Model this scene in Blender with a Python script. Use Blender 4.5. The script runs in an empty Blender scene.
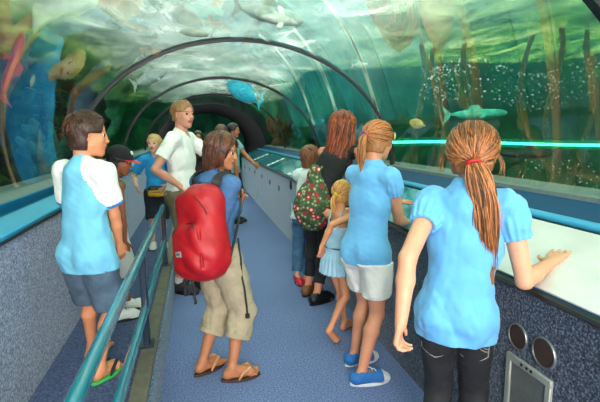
import bpy, math, random
import numpy as np
from mathutils import Vector, Matrix

# ------------------------------------------------------------------ camera
C = bpy.context.scene
COL = C.collection
F, EYE = 450.0, 1.55
YAW, PITCH, ROLL = 0.224, 0.149, -0.0077
def V(*a): return np.array(a, float)
def cam_axes():
    cy, sy, cp, sp = math.cos(YAW), math.sin(YAW), math.cos(PITCH), math.sin(PITCH)
    f = V(sy*cp, cy*cp, -sp); r = V(cy, -sy, 0); u = np.cross(r, f)
    cr, sr = math.cos(ROLL), math.sin(ROLL)
    return cr*r+sr*u, -sr*r+cr*u, f
CR, CU, CF = cam_axes()
CP = V(0, 0, EYE)
def ray(px, py): return CR*(px-300)/F - CU*(py-201)/F + CF
def P(px, py, Y):
    d = ray(px, py); return CP + d*Y/d[1]
def G(px, py, z=0.0):
    d = ray(px, py); return CP + d*(z-EYE)/d[2]
cam = bpy.data.cameras.new('camera'); camo = bpy.data.objects.new('camera', cam); COL.objects.link(camo)
cam.sensor_width = 36; cam.lens = 36*F/600; cam.clip_start = .05; cam.clip_end = 300
camo.matrix_world = Matrix(((CR[0], CU[0], -CF[0], 0), (CR[1], CU[1], -CF[1], 0), (CR[2], CU[2], -CF[2], EYE), (0, 0, 0, 1)))
C.camera = camo
C.view_settings.view_transform = 'Standard'; C.view_settings.look = 'None'
C.view_settings.exposure = 0.62; C.view_settings.gamma = 1; C.view_settings.use_curve_mapping = False

# ------------------------------------------------------------------ light
w = bpy.data.worlds.new('sky'); C.world = w; w.use_nodes = True
w.node_tree.nodes['Background'].inputs[0].default_value = (1.0, .94, .96, 1)
w.node_tree.nodes['Background'].inputs[1].default_value = 6.0
def area(name, loc, target, size, power, col, sy=None, spread=None):
    l = bpy.data.lights.new(name, 'AREA'); l.energy = power; l.color = col; l.size = size
    if sy: l.shape = 'RECTANGLE'; l.size_y = sy
    if spread: l.spread = spread
    o = bpy.data.objects.new(name, l); COL.objects.link(o); o.location = loc
    o.rotation_euler = (Vector(target)-Vector(loc)).to_track_quat('-Z', 'Y').to_euler()
    return o
# added front fill behind the camera, in place of flash-like light
area('front_fill', (-.45, -2.6, 2.3), (.2, 4, 1.0), 1.0, 90, (1, .95, .88), .6)

# ------------------------------------------------------------------ materials
def lin(c):
    return tuple((x/12.92 if x <= .04045 else ((x+.055)/1.055)**2.4) for x in [v/255 for v in c])+(1,)
class NT:
    def __init__(s, name):
        s.m = bpy.data.materials.new(name); s.m.use_nodes = True; s.t = s.m.node_tree
        for n in list(s.t.nodes): s.t.nodes.remove(n)
        s.out = s.t.nodes.new('ShaderNodeOutputMaterial')
    def n(s, typ, **kw):
        nd = s.t.nodes.new('ShaderNode'+typ)
        for k, v in kw.items():
            if k.startswith('_'): setattr(nd, k[1:], v)
            else:
                i = nd.inputs[k.replace('__', ' ')] if not k.startswith('i') or not k[1:].isdigit() else nd.inputs[int(k[1:])]
                if hasattr(v, 'is_output') or isinstance(v, bpy.types.NodeSocket): s.t.links.new(v, i)
                else: i.default_value = v
        return nd
    def link(s, a, b): s.t.links.new(a, b)
    def noise(s, scale, detail=3, stretch=None, dist=0, rough=.55):
        tc = s.n('TexCoord'); src = tc.outputs['Object']
        if stretch:
            mp = s.n('Mapping'); s.link(src, mp.inputs[0]); mp.inputs['Scale'].default_value = stretch; src = mp.outputs[0]
        return s.n('TexNoise', Vector=src, Scale=scale, Detail=detail, Distortion=dist, Roughness=rough).outputs['Fac']
    def ramp(s, fac, stops):
        r = s.n('ValToRGB', Fac=fac); cr = r.color_ramp
        while len(cr.elements) > 1: cr.elements.remove(cr.elements[-1])
        cr.elements[0].position = stops[0][0]; cr.elements[0].color = stops[0][1]
        for p, c in stops[1:]:
            e = cr.elements.new(p); e.color = c
        return r.outputs[0]
    def bump(s, fac, strength=.3, dist=.002):
        return s.n('Bump', Height=fac, Strength=strength, Distance=dist).outputs[0]
    def pbr(s, col, rough=.7, normal=None, **kw):
        b = s.n('BsdfPrincipled', Roughness=rough, **kw)
        if isinstance(col, tuple): b.inputs['Base Color'].default_value = col
        else: s.link(col, b.inputs['Base Color'])
        if normal is not None: s.link(normal, b.inputs['Normal'])
        s.link(b.outputs[0], s.out.inputs[0]); return b
MATS = {}
def mat(name, col, rough=.7, var=.12, scale=40, bump=.15, bscale=300, bdist=.001, stretch=None, spec=.5, metal=0, coat=0, sss=0, sheen=0):
    """plain procedural material: colour with noise variation and a fine bump"""
    if name in MATS: return MATS[name]
    t = NT(name); c = np.array(lin(col)[:3])
    lo = tuple(np.clip(c*(1-var), 0, 1))+(1,); hi = tuple(np.clip(c*(1+var), 0, 1))+(1,)
    cc = t.ramp(t.noise(scale, 3, stretch), [(.3, lo), (.7, hi)])
    nb = t.bump(t.noise(bscale, 2, stretch), bump, bdist) if bump else None
    b = t.pbr(cc, rough, nb, Metallic=metal)
    b.inputs['Specular IOR Level'].default_value = spec; b.inputs['Coat Weight'].default_value = coat
    if sss:
        b.inputs['Subsurface Weight'].default_value = sss; b.inputs['Subsurface Radius'].default_value = (.02, .007, .004); b.inputs['Subsurface Scale'].default_value = .5
    if sheen: b.inputs['Sheen Weight'].default_value = sheen
    MATS[name] = t.m; return t.m

def carpet(name, cols, scale, bump=.5, sheen=.15):
    t = NT(name); f = t.noise(scale, 2, rough=.8)
    big = t.noise(1.2, 2)
    c = t.ramp(f, [(.34, lin(cols[0])), (.5, lin(cols[1])), (.66, lin(cols[2]))])
    mx = t.n('Mix', _data_type='RGBA', _blend_type='MULTIPLY'); mx.inputs['Factor'].default_value = 1
    t.link(c, mx.inputs['A']); t.link(t.ramp(big, [(.3, (.86, .86, .88, 1)), (.7, (1, 1, 1, 1))]), mx.inputs['B'])
    b = t.pbr(mx.outputs['Result'], .95, t.bump(f, bump, .004)); b.inputs['Specular IOR Level'].default_value = .15; b.inputs['Sheen Weight'].default_value = sheen; b.inputs['Sheen Roughness'].default_value = .35; b.inputs['Sheen Tint'].default_value = (.75, .82, 1, 1)
    MATS[name] = t.m; return t.m

# ------------------------------------------------------------------ object helpers
def tag(o, label=None, cat=None, group=None, kind=None):
    if label: o['label'] = label
    if cat: o['category'] = cat
    if group: o['group'] = group
    if kind: o['kind'] = kind
    return o
def mesh_obj(name, verts, faces, mats, parent=None, base=None, fm=None, smooth=True):
    """link ONE mesh object; verts in world space, stored relative to the parent's (or base) location"""
    verts = np.asarray(verts, float)
    b = V(0, 0, 0)
    par = parent
    while par is not None: b = b + V(*par.location); par = par.parent
    own = V(0, 0, 0) if base is None else np.asarray(base, float)-b
    verts = verts - b - own
    me = bpy.data.meshes.new(name)
    if isinstance(faces, np.ndarray):
        nf, k = faces.shape
        me.vertices.add(len(verts)); me.vertices.foreach_set('co', verts.astype(np.float32).ravel())
        me.loops.add(nf*k); me.loops.foreach_set('vertex_index', faces.astype(np.int32).ravel())
        me.polygons.add(nf); me.polygons.foreach_set('loop_start', np.arange(0, nf*k, k, dtype=np.int32))
        me.update(calc_edges=True)
    else:
        me.from_pydata([tuple(v) for v in verts], [], [tuple(int(i) for i in f) for f in faces]); me.update()
    if not isinstance(mats, (list, tuple)): mats = [mats]
    for m in mats: me.materials.append(m)
    if fm is not None: me.polygons.foreach_set('material_index', np.asarray(fm, dtype=np.int32))
    if smooth is True: me.polygons.foreach_set('use_smooth', np.ones(len(me.polygons), bool))
    o = bpy.data.objects.new(name, me); COL.objects.link(o)
    if smooth == 'auto':
        me.polygons.foreach_set('use_smooth', np.ones(len(me.polygons), bool)); me.set_sharp_from_angle(angle=math.radians(38))
    if parent is not None: o.parent = parent
    o.location = own
    return o
def empty(name, loc, label=None, cat=None, group=None):
    o = bpy.data.objects.new(name, None); COL.objects.link(o); o.location = loc; o.empty_display_size = .1
    return tag(o, label, cat, group)
class MB:
    """mesh builder"""
    def __init__(s): s.v = []; s.f = []; s.m = []
    def raw(s, v, f, m=0):
        n = len(s.v); s.v += [np.asarray(q, float) for q in v]; s.f += [tuple(i+n for i in q) for q in f]; s.m += [m]*len(f); return s
    def box(s, c, half, ax=None, m=0, bev=0):
        """bevelled box, ax = rows of local axes"""
        A = np.eye(3) if ax is None else np.asarray(ax, float)
        h = np.asarray(half, float)
        if bev <= 0:
            v = [c+A.T@(h*np.array(q)) for q in ((-1,-1,-1),(1,-1,-1),(1,1,-1),(-1,1,-1),(-1,-1,1),(1,-1,1),(1,1,1),(-1,1,1))]
            return s.raw(v, [(0,3,2,1),(4,5,6,7),(0,1,5,4),(1,2,6,5),(2,3,7,6),(3,0,4,7)], m)
        b = min(bev, *(h*.95)); i = h-b; v = []; idx = {}
        for sx in (-1,1):
            for sy in (-1,1):
                for sz in (-1,1):
                    for a in range(3):
                        q = i.copy(); q[a] = h[a]; idx[(sx,sy,sz,a)] = len(v); v.append(c+A.T@(q*np.array([sx,sy,sz])))
        f = []
        for a in range(3):
            b1, c1 = (a+1)%3, (a+2)%3
            for sg in (-1,1):
                def K(x, y):
                    t = [0,0,0]; t[a] = sg; t[b1] = x; t[c1] = y; return idx[(t[0],t[1],t[2],a)]
                q = [K(-1,-1),K(1,-1),K(1,1),K(-1,1)]; f.append(q if sg > 0 else q[::-1])
        for a in range(3):
            b1, c1 = (a+1)%3, (a+2)%3
            for x in (-1,1):
                for y in (-1,1):
                    def K(t, ax_):
                        q=[0,0,0]; q[a]=t; q[b1]=x; q[c1]=y; return idx[(q[0],q[1],q[2],ax_)]
                    q = [K(-1,b1),K(1,b1),K(1,c1),K(-1,c1)]; f.append(q if x*y < 0 else q[::-1])
        for sx in (-1,1):
            for sy in (-1,1):
                for sz in (-1,1):
                    q = [idx[(sx,sy,sz,a)] for a in range(3)]; f.append(q if sx*sy*sz > 0 else q[::-1])
        return s.raw(v, f, m)
    def tube(s, pts, r, n=12, m=0, caps=True, closed=False, flat=None):
        pts = [np.asarray(p, float) for p in pts]; k = len(pts)
        rs = r if hasattr(r, '__len__') else [r]*k
        base = len(s.v); up = None
        for i, p in enumerate(pts):
            if closed: t = pts[(i+1)%k]-pts[i-1]
            else: t = pts[min(i+1,k-1)]-pts[max(i-1,0)]
            t = t/(np.linalg.norm(t)+1e-12)
            if up is None: up = np.array([0,0,1.]) if abs(t[2]) < .9 else np.array([1.,0,0])
            if flat is not None: up = np.asarray(flat[0], float)
            a = up-t*(up@t); a /= np.linalg.norm(a)+1e-12; b = np.cross(t, a); up = a
            sa = 1 if flat is None else flat[1]
            for j in range(n):
                w_ = 2*math.pi*j/n; s.v.append(p+rs[i]*(a*math.cos(w_)*sa+b*math.sin(w_)))
        q = []
        for i in range(k if closed else k-1):
            for j in range(n):
                i2 = (i+1)%k
                q.append((base+i*n+j, base+i2*n+j, base+i2*n+(j+1)%n, base+i*n+(j+1)%n)[::-1])
        if caps and not closed:
            q.append(tuple(base+j for j in range(n))); q.append(tuple(base+(k-1)*n+j for j in range(n))[::-1])
        s.f += q; s.m += [m]*len(q); return s
    def disc_stack(s, c, axis, prof, n=28, m=0, up=(0,0,1), ms=None, sq=(1,1)):
        """lathe: prof = [(radius, height)] about axis"""
        ax = np.asarray(axis, float); ax /= np.linalg.norm(ax); u = np.asarray(up, float); u = u-ax*(u@ax); u /= np.linalg.norm(u); w_ = np.cross(ax, u)
        base = len(s.v)
        for (r, h) in prof:
            for j in range(n):
                t = 2*math.pi*j/n; s.v.append(np.asarray(c)+ax*h+r*(u*math.cos(t)*sq[0]+w_*math.sin(t)*sq[1]))
        for i in range(len(prof)-1):
            for j in range(n):
                s.f.append((base+i*n+j, base+i*n+(j+1)%n, base+(i+1)*n+(j+1)%n, base+(i+1)*n+j)); s.m.append(m if ms is None else ms[i])
        s.f.append(tuple(base+j for j in range(n))[::-1]); s.m.append(m if ms is None else ms[0])
        e = base+(len(prof)-1)*n; s.f.append(tuple(e+j for j in range(n))); s.m.append(m if ms is None else ms[-1])
        return s
    def extrude_y(s, prof, y0, y1, m=0, ms=None, ny=1):
        """closed xz profile swept along y"""
        n = len(prof); base = len(s.v)
        for k in range(ny+1):
            y = y0+(y1-y0)*k/ny
            for (x, z) in prof: s.v.append(np.array([x, y, z]))
        for k in range(ny):
            for j in range(n):
                a = base+k*n+j; b = base+k*n+(j+1)%n
                s.f.append((a, b, b+n, a+n)); s.m.append(m if ms is None else ms[j])
        s.f.append(tuple(base+j for j in range(n))[::-1]); s.m.append(m); s.f.append(tuple(base+ny*n+j for j in range(n))); s.m.append(m)
        return s
    def build(s, name, mats, parent=None, base=None, smooth='auto'):
        return mesh_obj(name, np.array(s.v), s.f, mats, parent, base, s.m, smooth)

# ------------------------------------------------------------------ distance fields -> meshes
def nrm(v): v = np.asarray(v, float); return v/(np.linalg.norm(v)+1e-12)
class Field:
    def __init__(s, lo, hi, h):
        s.h = h; s.lo = np.asarray(lo, float)-2*h
        s.n = np.ceil((np.asarray(hi, float)+2*h-s.lo)/h).astype(int)+1
        s.ax = [(s.lo[i]+h*np.arange(s.n[i])).astype(np.float32) for i in range(3)]
        s.D = np.full(s.n, 1e3, np.float32)
    def region(s, lo, hi):
        sl = []
        for i in range(3):
            a = max(0, int((lo[i]-s.lo[i])/s.h)-1); b = min(s.n[i], int((hi[i]-s.lo[i])/s.h)+2)
            if b <= a: return None
            sl.append(slice(a, b))
        return tuple(sl)
    def pts(s, sl):
        return s.ax[0][sl[0]][:, None, None], s.ax[1][sl[1]][None, :, None], s.ax[2][sl[2]][None, None, :]
    def add(s, pr, k=None, sub=False, disp=None):
        k = pr.k if k is None else k
        lo, hi = pr.bbox(k+3*s.h+.012); sl = s.region(lo, hi)
        if sl is None: return
        X, Y, Z = s.pts(sl); d = pr.d(X, Y, Z).astype(np.float32)
        if disp is not None: d = d+disp(X, Y, Z).astype(np.float32)
        D = s.D[sl]
        if sub:
            d = -d
            if k > 0: hh = np.maximum(k-np.abs(D-d), 0)/k; s.D[sl] = np.maximum(D, d)+hh*hh*k*.25
            else: s.D[sl] = np.maximum(D, d)
        else:
            if k > 0: hh = np.maximum(k-np.abs(D-d), 0)/k; s.D[sl] = np.minimum(D, d)-hh*hh*k*.25
            else: s.D[sl] = np.minimum(D, d)
    def shell(s, t): s.D = np.maximum(s.D, -(s.D+t))
    def cut(s, p, n):
        """remove everything on the side n points to"""
        X, Y, Z = s.ax[0][:, None, None], s.ax[1][None, :, None], s.ax[2][None, None, :]
        s.D = np.maximum(s.D, ((X-p[0])*n[0]+(Y-p[1])*n[1]+(Z-p[2])*n[2]).astype(np.float32))
    def displace(s, fn):
        band = np.abs(s.D) < .05
        i = np.nonzero(band)
        s.D[i] += fn(s.ax[0][i[0]], s.ax[1][i[1]], s.ax[2][i[2]]).astype(np.float32)
    def mesh(s):
        D = s.D; ins = D < 0
        cnt = np.zeros([q-1 for q in D.shape], np.int8)
        for a in (0, 1):
            for b in (0, 1):
                for c in (0, 1):
                    cnt += ins[a:D.shape[0]-1+a, b:D.shape[1]-1+b, c:D.shape[2]-1+c]
        act = (cnt > 0) & (cnt < 8)
        ci = np.array(np.nonzero(act)); N = ci.shape[1]
        if N == 0: return np.zeros((0, 3)), np.zeros((0, 4), int)
        vid = np.full(act.shape, -1, np.int32); vid[tuple(ci)] = np.arange(N)
        corners = [(a, b, c) for a in (0, 1) for b in (0, 1) for c in (0, 1)]
        cv = {q: D[ci[0]+q[0], ci[1]+q[1], ci[2]+q[2]] for q in corners}
        acc = np.zeros((N, 3)); num = np.zeros(N)
        for q in corners:
            for a in range(3):
                if q[a] == 0:
                    r = list(q); r[a] = 1; r = tuple(r)
                    v0, v1 = cv[q], cv[r]; m = (v0 < 0) != (v1 < 0)
                    t = np.where(m, v0/np.where(m, v0-v1, 1), 0)
                    for b in range(3):
                        acc[:, b] += np.where(m, q[b]+(t if b == a else 0), 0)
                    num += m
        verts = s.lo+s.h*(ci.T+acc/num[:, None])
        faces = []
        for a in range(3):
            sl0 = [slice(None)]*3; sl1 = [slice(None)]*3; sl0[a] = slice(0, -1); sl1[a] = slice(1, None)
            I0, I1 = ins[tuple(sl0)], ins[tuple(sl1)]
            e = np.array(np.nonzero(I0 != I1)); b, c = (a+1) % 3, (a+2) % 3
            ok = (e[b] > 0) & (e[c] > 0) & (e[b] < act.shape[b]) & (e[c] < act.shape[c]); e = e[:, ok]
            flip = I0[tuple(e)]
            def cell(db, dc):
                q = e.copy(); q[b] -= db; q[c] -= dc; return vid[tuple(q)]
            f = np.stack([cell(1, 1), cell(0, 1), cell(0, 0), cell(1, 0)], 1)
            f[~flip] = f[~flip][:, ::-1]
            faces.append(f)
        return verts, np.concatenate(faces)
class Cap:
    """tapered capsule a->b; n,s: squash factor s along n"""
    def __init__(self, a, b, ra, rb, n=None, s=1.0, k=.02, tag=''):
        self.a, self.b = np.asarray(a, float), np.asarray(b, float); self.ra, self.rb = ra, rb
        self.n = None if n is None else nrm(n); self.s = s; self.k = k; self.tag = tag
    def off(self, o, k=None):
        return Cap(self.a, self.b, self.ra+o, self.rb+o, self.n, self.s, self.k if k is None else k, self.tag)
    def bbox(self, pad):
        r = max(self.ra, self.rb)*max(1, self.s)+pad
        return np.minimum(self.a, self.b)-r, np.maximum(self.a, self.b)+r
    def d(self, X, Y, Z):
        a, ba = self.a, self.b-self.a
        x, y, z = X-a[0], Y-a[1], Z-a[2]
        if self.n is not None:
            n, q = self.n, 1/self.s-1
            t = (x*n[0]+y*n[1]+z*n[2])*q; x, y, z = x+n[0]*t, y+n[1]*t, z+n[2]*t
            ba = ba+n*(ba@n)*q
        L = ba@ba+1e-12
        h = np.clip((x*ba[0]+y*ba[1]+z*ba[2])/L, 0, 1)
        return np.sqrt((x-h*ba[0])**2+(y-h*ba[1])**2+(z-h*ba[2])**2)-(self.ra+(self.rb-self.ra)*h)
class Ell:
    """ellipsoid with axes rows A and radii r"""
    def __init__(self, c, r, A=None, k=.02, tag=''):
        self.c = np.asarray(c, float); self.r = np.asarray(r, float); self.A = np.eye(3) if A is None else np.asarray(A, float); self.k = k; self.tag = tag
    def off(self, o, k=None): return Ell(self.c, self.r+o, self.A, self.k if k is None else k, self.tag)
    def bbox(self, pad): m = self.r.max()+pad; return self.c-m, self.c+m
    def d(self, X, Y, Z):
        x, y, z = X-self.c[0], Y-self.c[1], Z-self.c[2]; A, r = self.A, self.r
        l = [(x*A[i][0]+y*A[i][1]+z*A[i][2]) for i in range(3)]
        k0 = np.sqrt((l[0]/r[0])**2+(l[1]/r[1])**2+(l[2]/r[2])**2); k1 = np.sqrt((l[0]/r[0]**2)**2+(l[1]/r[1]**2)**2+(l[2]/r[2]**2)**2)+1e-6
        return k0*(k0-1)/k1
class RBox:
    def __init__(self, c, half, A=None, r=.02, k=.01, tag=''):
        self.c = np.asarray(c, float); self.hf = np.asarray(half, float); self.A = np.eye(3) if A is None else np.asarray(A, float); self.rr = r; self.k = k; self.tag = tag
    def bbox(self, pad): m = np.linalg.norm(self.hf)+pad; return self.c-m, self.c+m
    def d(self, X, Y, Z):
        x, y, z = X-self.c[0], Y-self.c[1], Z-self.c[2]; A = self.A
        q = [np.abs(x*A[i][0]+y*A[i][1]+z*A[i][2])-(self.hf[i]-self.rr) for i in range(3)]
        return np.sqrt(sum(np.maximum(t, 0)**2 for t in q))+np.minimum(np.maximum(q[0], np.maximum(q[1], q[2])), 0)-self.rr
def wave_noise(seed, freq, amp, squash=(1, 1, 1), n=7, ridged=True):
    rg = np.random.RandomState(seed); W = rg.randn(n, 3)*np.array(squash); W = W/np.linalg.norm(W, axis=1)[:, None]*freq*(.6+rg.rand(n, 1)); ph = rg.rand(n)*6.28
    def fn(X, Y, Z):
        s = 0
        wx = .35*np.sin(X*freq*.31+Z*freq*.2+ph[0]); wy = .35*np.sin(Y*freq*.3-Z*freq*.27+ph[1])
        for i in range(n):
            v = np.sin(W[i, 0]*X+W[i, 1]*Y+W[i, 2]*Z+ph[i]+3*wx+3*wy); s = s+(1-2*np.abs(v) if ridged else v)
        return s*amp/n*1.6
    return fn
def field_bounds(prims, pad=.03):
    lo = np.min([p.bbox(pad)[0] for p in prims], 0); hi = np.max([p.bbox(pad)[1] for p in prims], 0); return lo, hi

# ------------------------------------------------------------------ the setting: tunnel
CX, RA, RB, ZS = .458, 1.533, 1.215, 1.20        # elliptical acrylic vault: centre, half-width, rise, springing height
PLAT = .28
RINGS = [-1.38, 1.565, 4.40, 7.37, 10.31, 13.25]
struct = lambda o: tag(o, kind='structure')
m_floor = carpet('floor_carpet', [(84, 100, 142), (112, 128, 174), (140, 156, 202)], 90, .4)
m_plat = carpet('platform_carpet', [(54, 64, 96), (76, 88, 122), (98, 110, 148)], 80, .5)
m_wallr = carpet('wall_carpet_dark', [(22, 26, 36), (56, 63, 80), (120, 128, 146)], 95, .6, .8)
m_walll = carpet('wall_carpet_grey', [(70, 74, 94), (128, 134, 158), (188, 194, 214)], 100, .6, .5)
m_riser = carpet('riser_carpet', [(66, 78, 92), (112, 128, 146), (160, 174, 190)], 75, .6)
m_teal = mat('teal_paint', (14, 108, 146), .45, .06, 6, .05, 60, spec=.25)
m_tealt = mat('teal_light_paint', (62, 160, 200), .4, .05, 6, .05, 60, spec=.35)
m_teald = mat('teal_dark_paint', (8, 70, 108), .45, .08, 6, .05, 60, spec=.2)
m_navy = mat('navy_metal', (14, 40, 62), .35, .08, 20, 0, coat=.3)
m_sill = mat('grey_sill_sealant', (120, 134, 134), .6, .12, 30, .2, 120)
m_black = mat('black_rubber', (12, 14, 15), .5, .1, 30, .1)
m_kerb = mat('worn_kerb_metal', (112, 106, 92), .55, .22, 18, .3, 90, metal=.2)

struct(MB().box(V(.49, 8, -.05), (1.2, 10, .05)).build('floor', m_floor))
struct(MB().box(V(-.56, 8, PLAT/2-.005), (.28, 10, PLAT/2+.005)).build('platform_floor', m_plat))
struct(MB().box(V(-.275, 8, .13), (.011, 10, .136)).build('baseboard_platform', m_riser))
struct(MB().box(V(-.325, 8, PLAT+.008), (.042, 10, .012), bev=.004).build('trim_1', m_kerb))
# right wall: slightly leaning carpeted face, then the sloping panel bed, handrail lip, window recess
WR = [(1.28, -.02), (1.275, .905), (1.262, .915), (1.27, .925), (1.30, .925), (1.72, 1.092), (1.74, 1.05), (1.80, 1.09), (1.955, 1.19), (1.955, 1.215), (2.15, 1.235), (2.15, -.02)]
o = struct(MB().extrude_y(WR, -2, 13.25, ms=[0, 1, 1, 1, 2, 3, 3, 4, 5, 5, 2, 0]).build('wall_right', [m_wallr, m_black, m_teald, m_black, m_teald, m_sill]))
struct(MB().tube([V(1.765, -2, 1.112), V(1.765, 13.2, 1.112)], .032, 16, flat=((0, 0, 1), .75)).build('trim_2', m_tealt))
WL = [(-.845, PLAT-.02), (-.845, 1.075), (-.835, 1.08), (-.835, 1.088), (-.89, 1.092), (-1.0, 1.14), (-1.0, 1.2), (-1.055, 1.21), (-1.2, 1.235), (-1.2, -.02), (-.845, -.02)]
struct(MB().extrude_y(WL, -2, 13.25, ms=[0, 1, 1, 1, 2, 2, 5, 5, 2, 0, 0]).build('wall_left', [m_walll, m_black, m_teal, m_black, m_teald, m_sill]))
struct(MB().box(V(-.905, 5.6, 1.118), (.062, 7.6, .018), ax=(nrm((1, 0, -.35)), (0, 1, 0), nrm((.35, 0, 1))), bev=.008).build('trim_3', m_tealt))
struct(MB().box(V(-1.0, 5.6, 1.17), (.008, 7.6, .035), ax=(nrm((1, 0, -.35)), (0, 1, 0), nrm((.35, 0, 1))), bev=.003).build('trim_4', m_teal))

def vault(t, r=0):            # t 0..pi, right to left
    return V(CX+(RA+r)*math.cos(t), 0, ZS+(RB+r)*math.sin(t))
# acrylic panes: clear, faintly green, mirror-like at grazing angles
t = NT('clear_acrylic')
fr = t.n('Fresnel', IOR=1.52)
mf = t.n('Math', _operation='MULTIPLY', i1=2.1); t.link(fr.outputs[0], mf.inputs[0]); mf = t.n('Math', _operation='MINIMUM', i0=mf.outputs[0], i1=.5)
tr = t.n('BsdfTransparent', Color=(.93, .985, .96, 1)); gl = t.n('BsdfGlossy', Color=(.95, 1, .98, 1), Roughness=.03)
mx = t.n('MixShader', i0=mf.outputs[0], i1=tr.outputs[0], i2=gl.outputs[0]); t.link(mx.outputs[0], t.out.inputs[0])
m_glass = t.m
for i in range(5):
    y0, y1 = RINGS[i], RINGS[i+1]; v = []; f = []; n = 64; ys = np.linspace(y0, y1, 9)
    for y in ys:
        for j in range(n+1):
            q = vault(math.pi*j/n); v.append((q[0], y, q[2]))
    for k in range(len(ys)-1):
        for j in range(n):
            a = k*(n+1)+j; f.append((a, a+1, a+n+2, a+n+1))
    struct(mesh_obj('window_%d' % (i+1), v, f, m_glass))
for i, y in enumerate(RINGS):
    pts = [vault(math.pi*j/56, .0)+V(0, y, 0) for j in range(57)]
    w_ = .013 if i != 1 else .022
    v = []; f = []
    for p, j in zip(pts, range(57)):
        tt = math.pi*j/56; nx, nz = nrm((math.cos(tt)/RA, math.sin(tt)/RB)); N = V(nx, 0, nz)
        for dy, dr in ((-w_, -.012), (w_, -.012), (w_, .03), (-w_, .03)): v.append(p+V(0, dy, 0)+N*dr)
    for j in range(56):
        for q in range(4): f.append((j*4+q, j*4+(q+1) % 4, j*4+4+(q+1) % 4, j*4+4+q))
    f += [(0, 1, 2, 3), (227, 226, 225, 224)]
    struct(mesh_obj('trim_%d' % (i+5), v, f, m_black if i != 3 else m_black, smooth='auto'))
# dark concrete passage at the far end, behind the last pane
m_dark = mat('dark_passage_paint', (16, 22, 24), .8, .3, 8, .2, 40)
def arch_shell(name, y0, y1, cx, ra, rb, zs, m, outer=None):
    v = []; f = []; n = 48; hw = outer or (ra+.08, rb+.08)
    prof = [(cx+ra, 0)]+[(cx+ra*math.cos(math.pi*j/n), zs+rb*math.sin(math.pi*j/n)) for j in range(n+1)]+[(cx-ra, 0)]
    po = [(cx+hw[0], -.05)]+[(cx+hw[0]*math.cos(math.pi*j/n), zs+hw[1]*math.sin(math.pi*j/n)) for j in range(n+1)]+[(cx-hw[0], -.05)]
    k = len(prof)
    for y in (y0, y1):
        v += [(x, y, z) for x, z in prof]; v += [(x, y, z) for x, z in po]
    for j in range(k-1):
        f += [(j, j+1, 2*k+j+1, 2*k+j), (k+j, 3*k+j, 3*k+j+1, k+j+1), (j, k+j, k+j+1, j+1), (2*k+j, 2*k+j+1, 3*k+j+1, 3*k+j)]
    return struct(mesh_obj(name, v, f, m, smooth='auto'))
arch_shell('wall_passage', 13.27, 21.9, CX, RA, RB, ZS, m_dark, (RA+.3, RB+.25))
struct(MB().box(V(.45, 22, 1.5), (2.6, .08, 1.6)).build('wall_end', m_dark))
struct(MB().box(V(.45, 19.9, -.06), (2.2, 2.1, .05)).build('floor.001', m_plat))
# ------------------------------------------------------------------ the tank outside the vault
def water_top():
    t = NT('water_surface_from_below')
    nz = t.noise(1.5, 7, (1, .55, 1), 1.4, .62); n2 = t.noise(.45, 3, (1, .7, 1), .6)
    geo = t.n('TexCoord'); sp = t.n('SeparateXYZ', Vector=geo.outputs['Object'])
    side = t.n('MapRange', Value=sp.outputs[0]); side.inputs['From Min'].default_value = 1.6; side.inputs['From Max'].default_value = 4.2
    ca = t.ramp(nz, [(.34, lin((96, 120, 110))), (.47, lin((126, 148, 136))), (.60, lin((150, 170, 156))), (.68, lin((196, 208, 196))), (.74, lin((226, 234, 224)))])
    cb = t.ramp(nz, [(.34, lin((26, 66, 34))), (.46, lin((58, 112, 50))), (.56, lin((100, 148, 70))), (.66, lin((150, 182, 110))), (.74, lin((206, 222, 160)))])
    mxx = t.n('Mix', _data_type='RGBA'); t.link(side.outputs[0], mxx.inputs['Factor']); t.link(ca, mxx.inputs['A']); t.link(cb, mxx.inputs['B'])
    side2 = t.n('MapRange', Value=sp.outputs[0]); side2.inputs['From Min'].default_value = -.5; side2.inputs['From Max'].default_value = -1.7
    cc = t.ramp(nz, [(.36, lin((12, 34, 18))), (.5, lin((36, 74, 38))), (.62, lin((88, 116, 62)))])
    mx2 = t.n('Mix', _data_type='RGBA'); t.link(side2.outputs[0], mx2.inputs['Factor']); t.link(mxx.outputs['Result'], mx2.inputs['A']); t.link(cc, mx2.inputs['B'])
    mul = t.n('Mix', _data_type='RGBA', _blend_type='MULTIPLY'); mul.inputs['Factor'].default_value = 1
    t.link(mx2.outputs['Result'], mul.inputs['A']); t.link(t.ramp(n2, [(.35, (.5, .52, .52, 1)), (.62, (1, 1, 1, 1))]), mul.inputs['B'])
    bn = t.bump(nz, .35, .10)
    tl = t.n('BsdfTranslucent', Color=mul.outputs['Result'], Normal=bn)
    gl = t.n('BsdfGlossy', Color=(.8, .95, .85, 1), Roughness=.12, Normal=bn)
    lw = t.n('LayerWeight', Blend=.25)
    ms = t.n('MixShader', i1=tl.outputs[0], i2=gl.outputs[0]); t.link(lw.outputs['Facing'], ms.inputs[0]); t.link(ms.outputs[0], t.out.inputs[0])
    return t.m
ZW = 2.86
RT = 10.5
rg = np.random.RandomState(3)
xs = np.linspace(-7, 14, 106); ys = np.linspace(-6, 20, 131)
v = []; f = []
for y in ys:
    for x in xs:
        v.append((x, y, ZW+.03*math.sin(1.9*x+.7*y)+.022*math.sin(2.3*y-1.1*x+1)+.015*math.sin(4.1*x+3.3*y)))
nx = len(xs)
for j in range(len(ys)-1):
    for i in range(nx-1): a = j*nx+i; f.append((a, a+1, a+nx+1, a+nx))
struct(mesh_obj('water_surface', v, f, water_top(), base=(0, 0, 0)))

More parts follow.
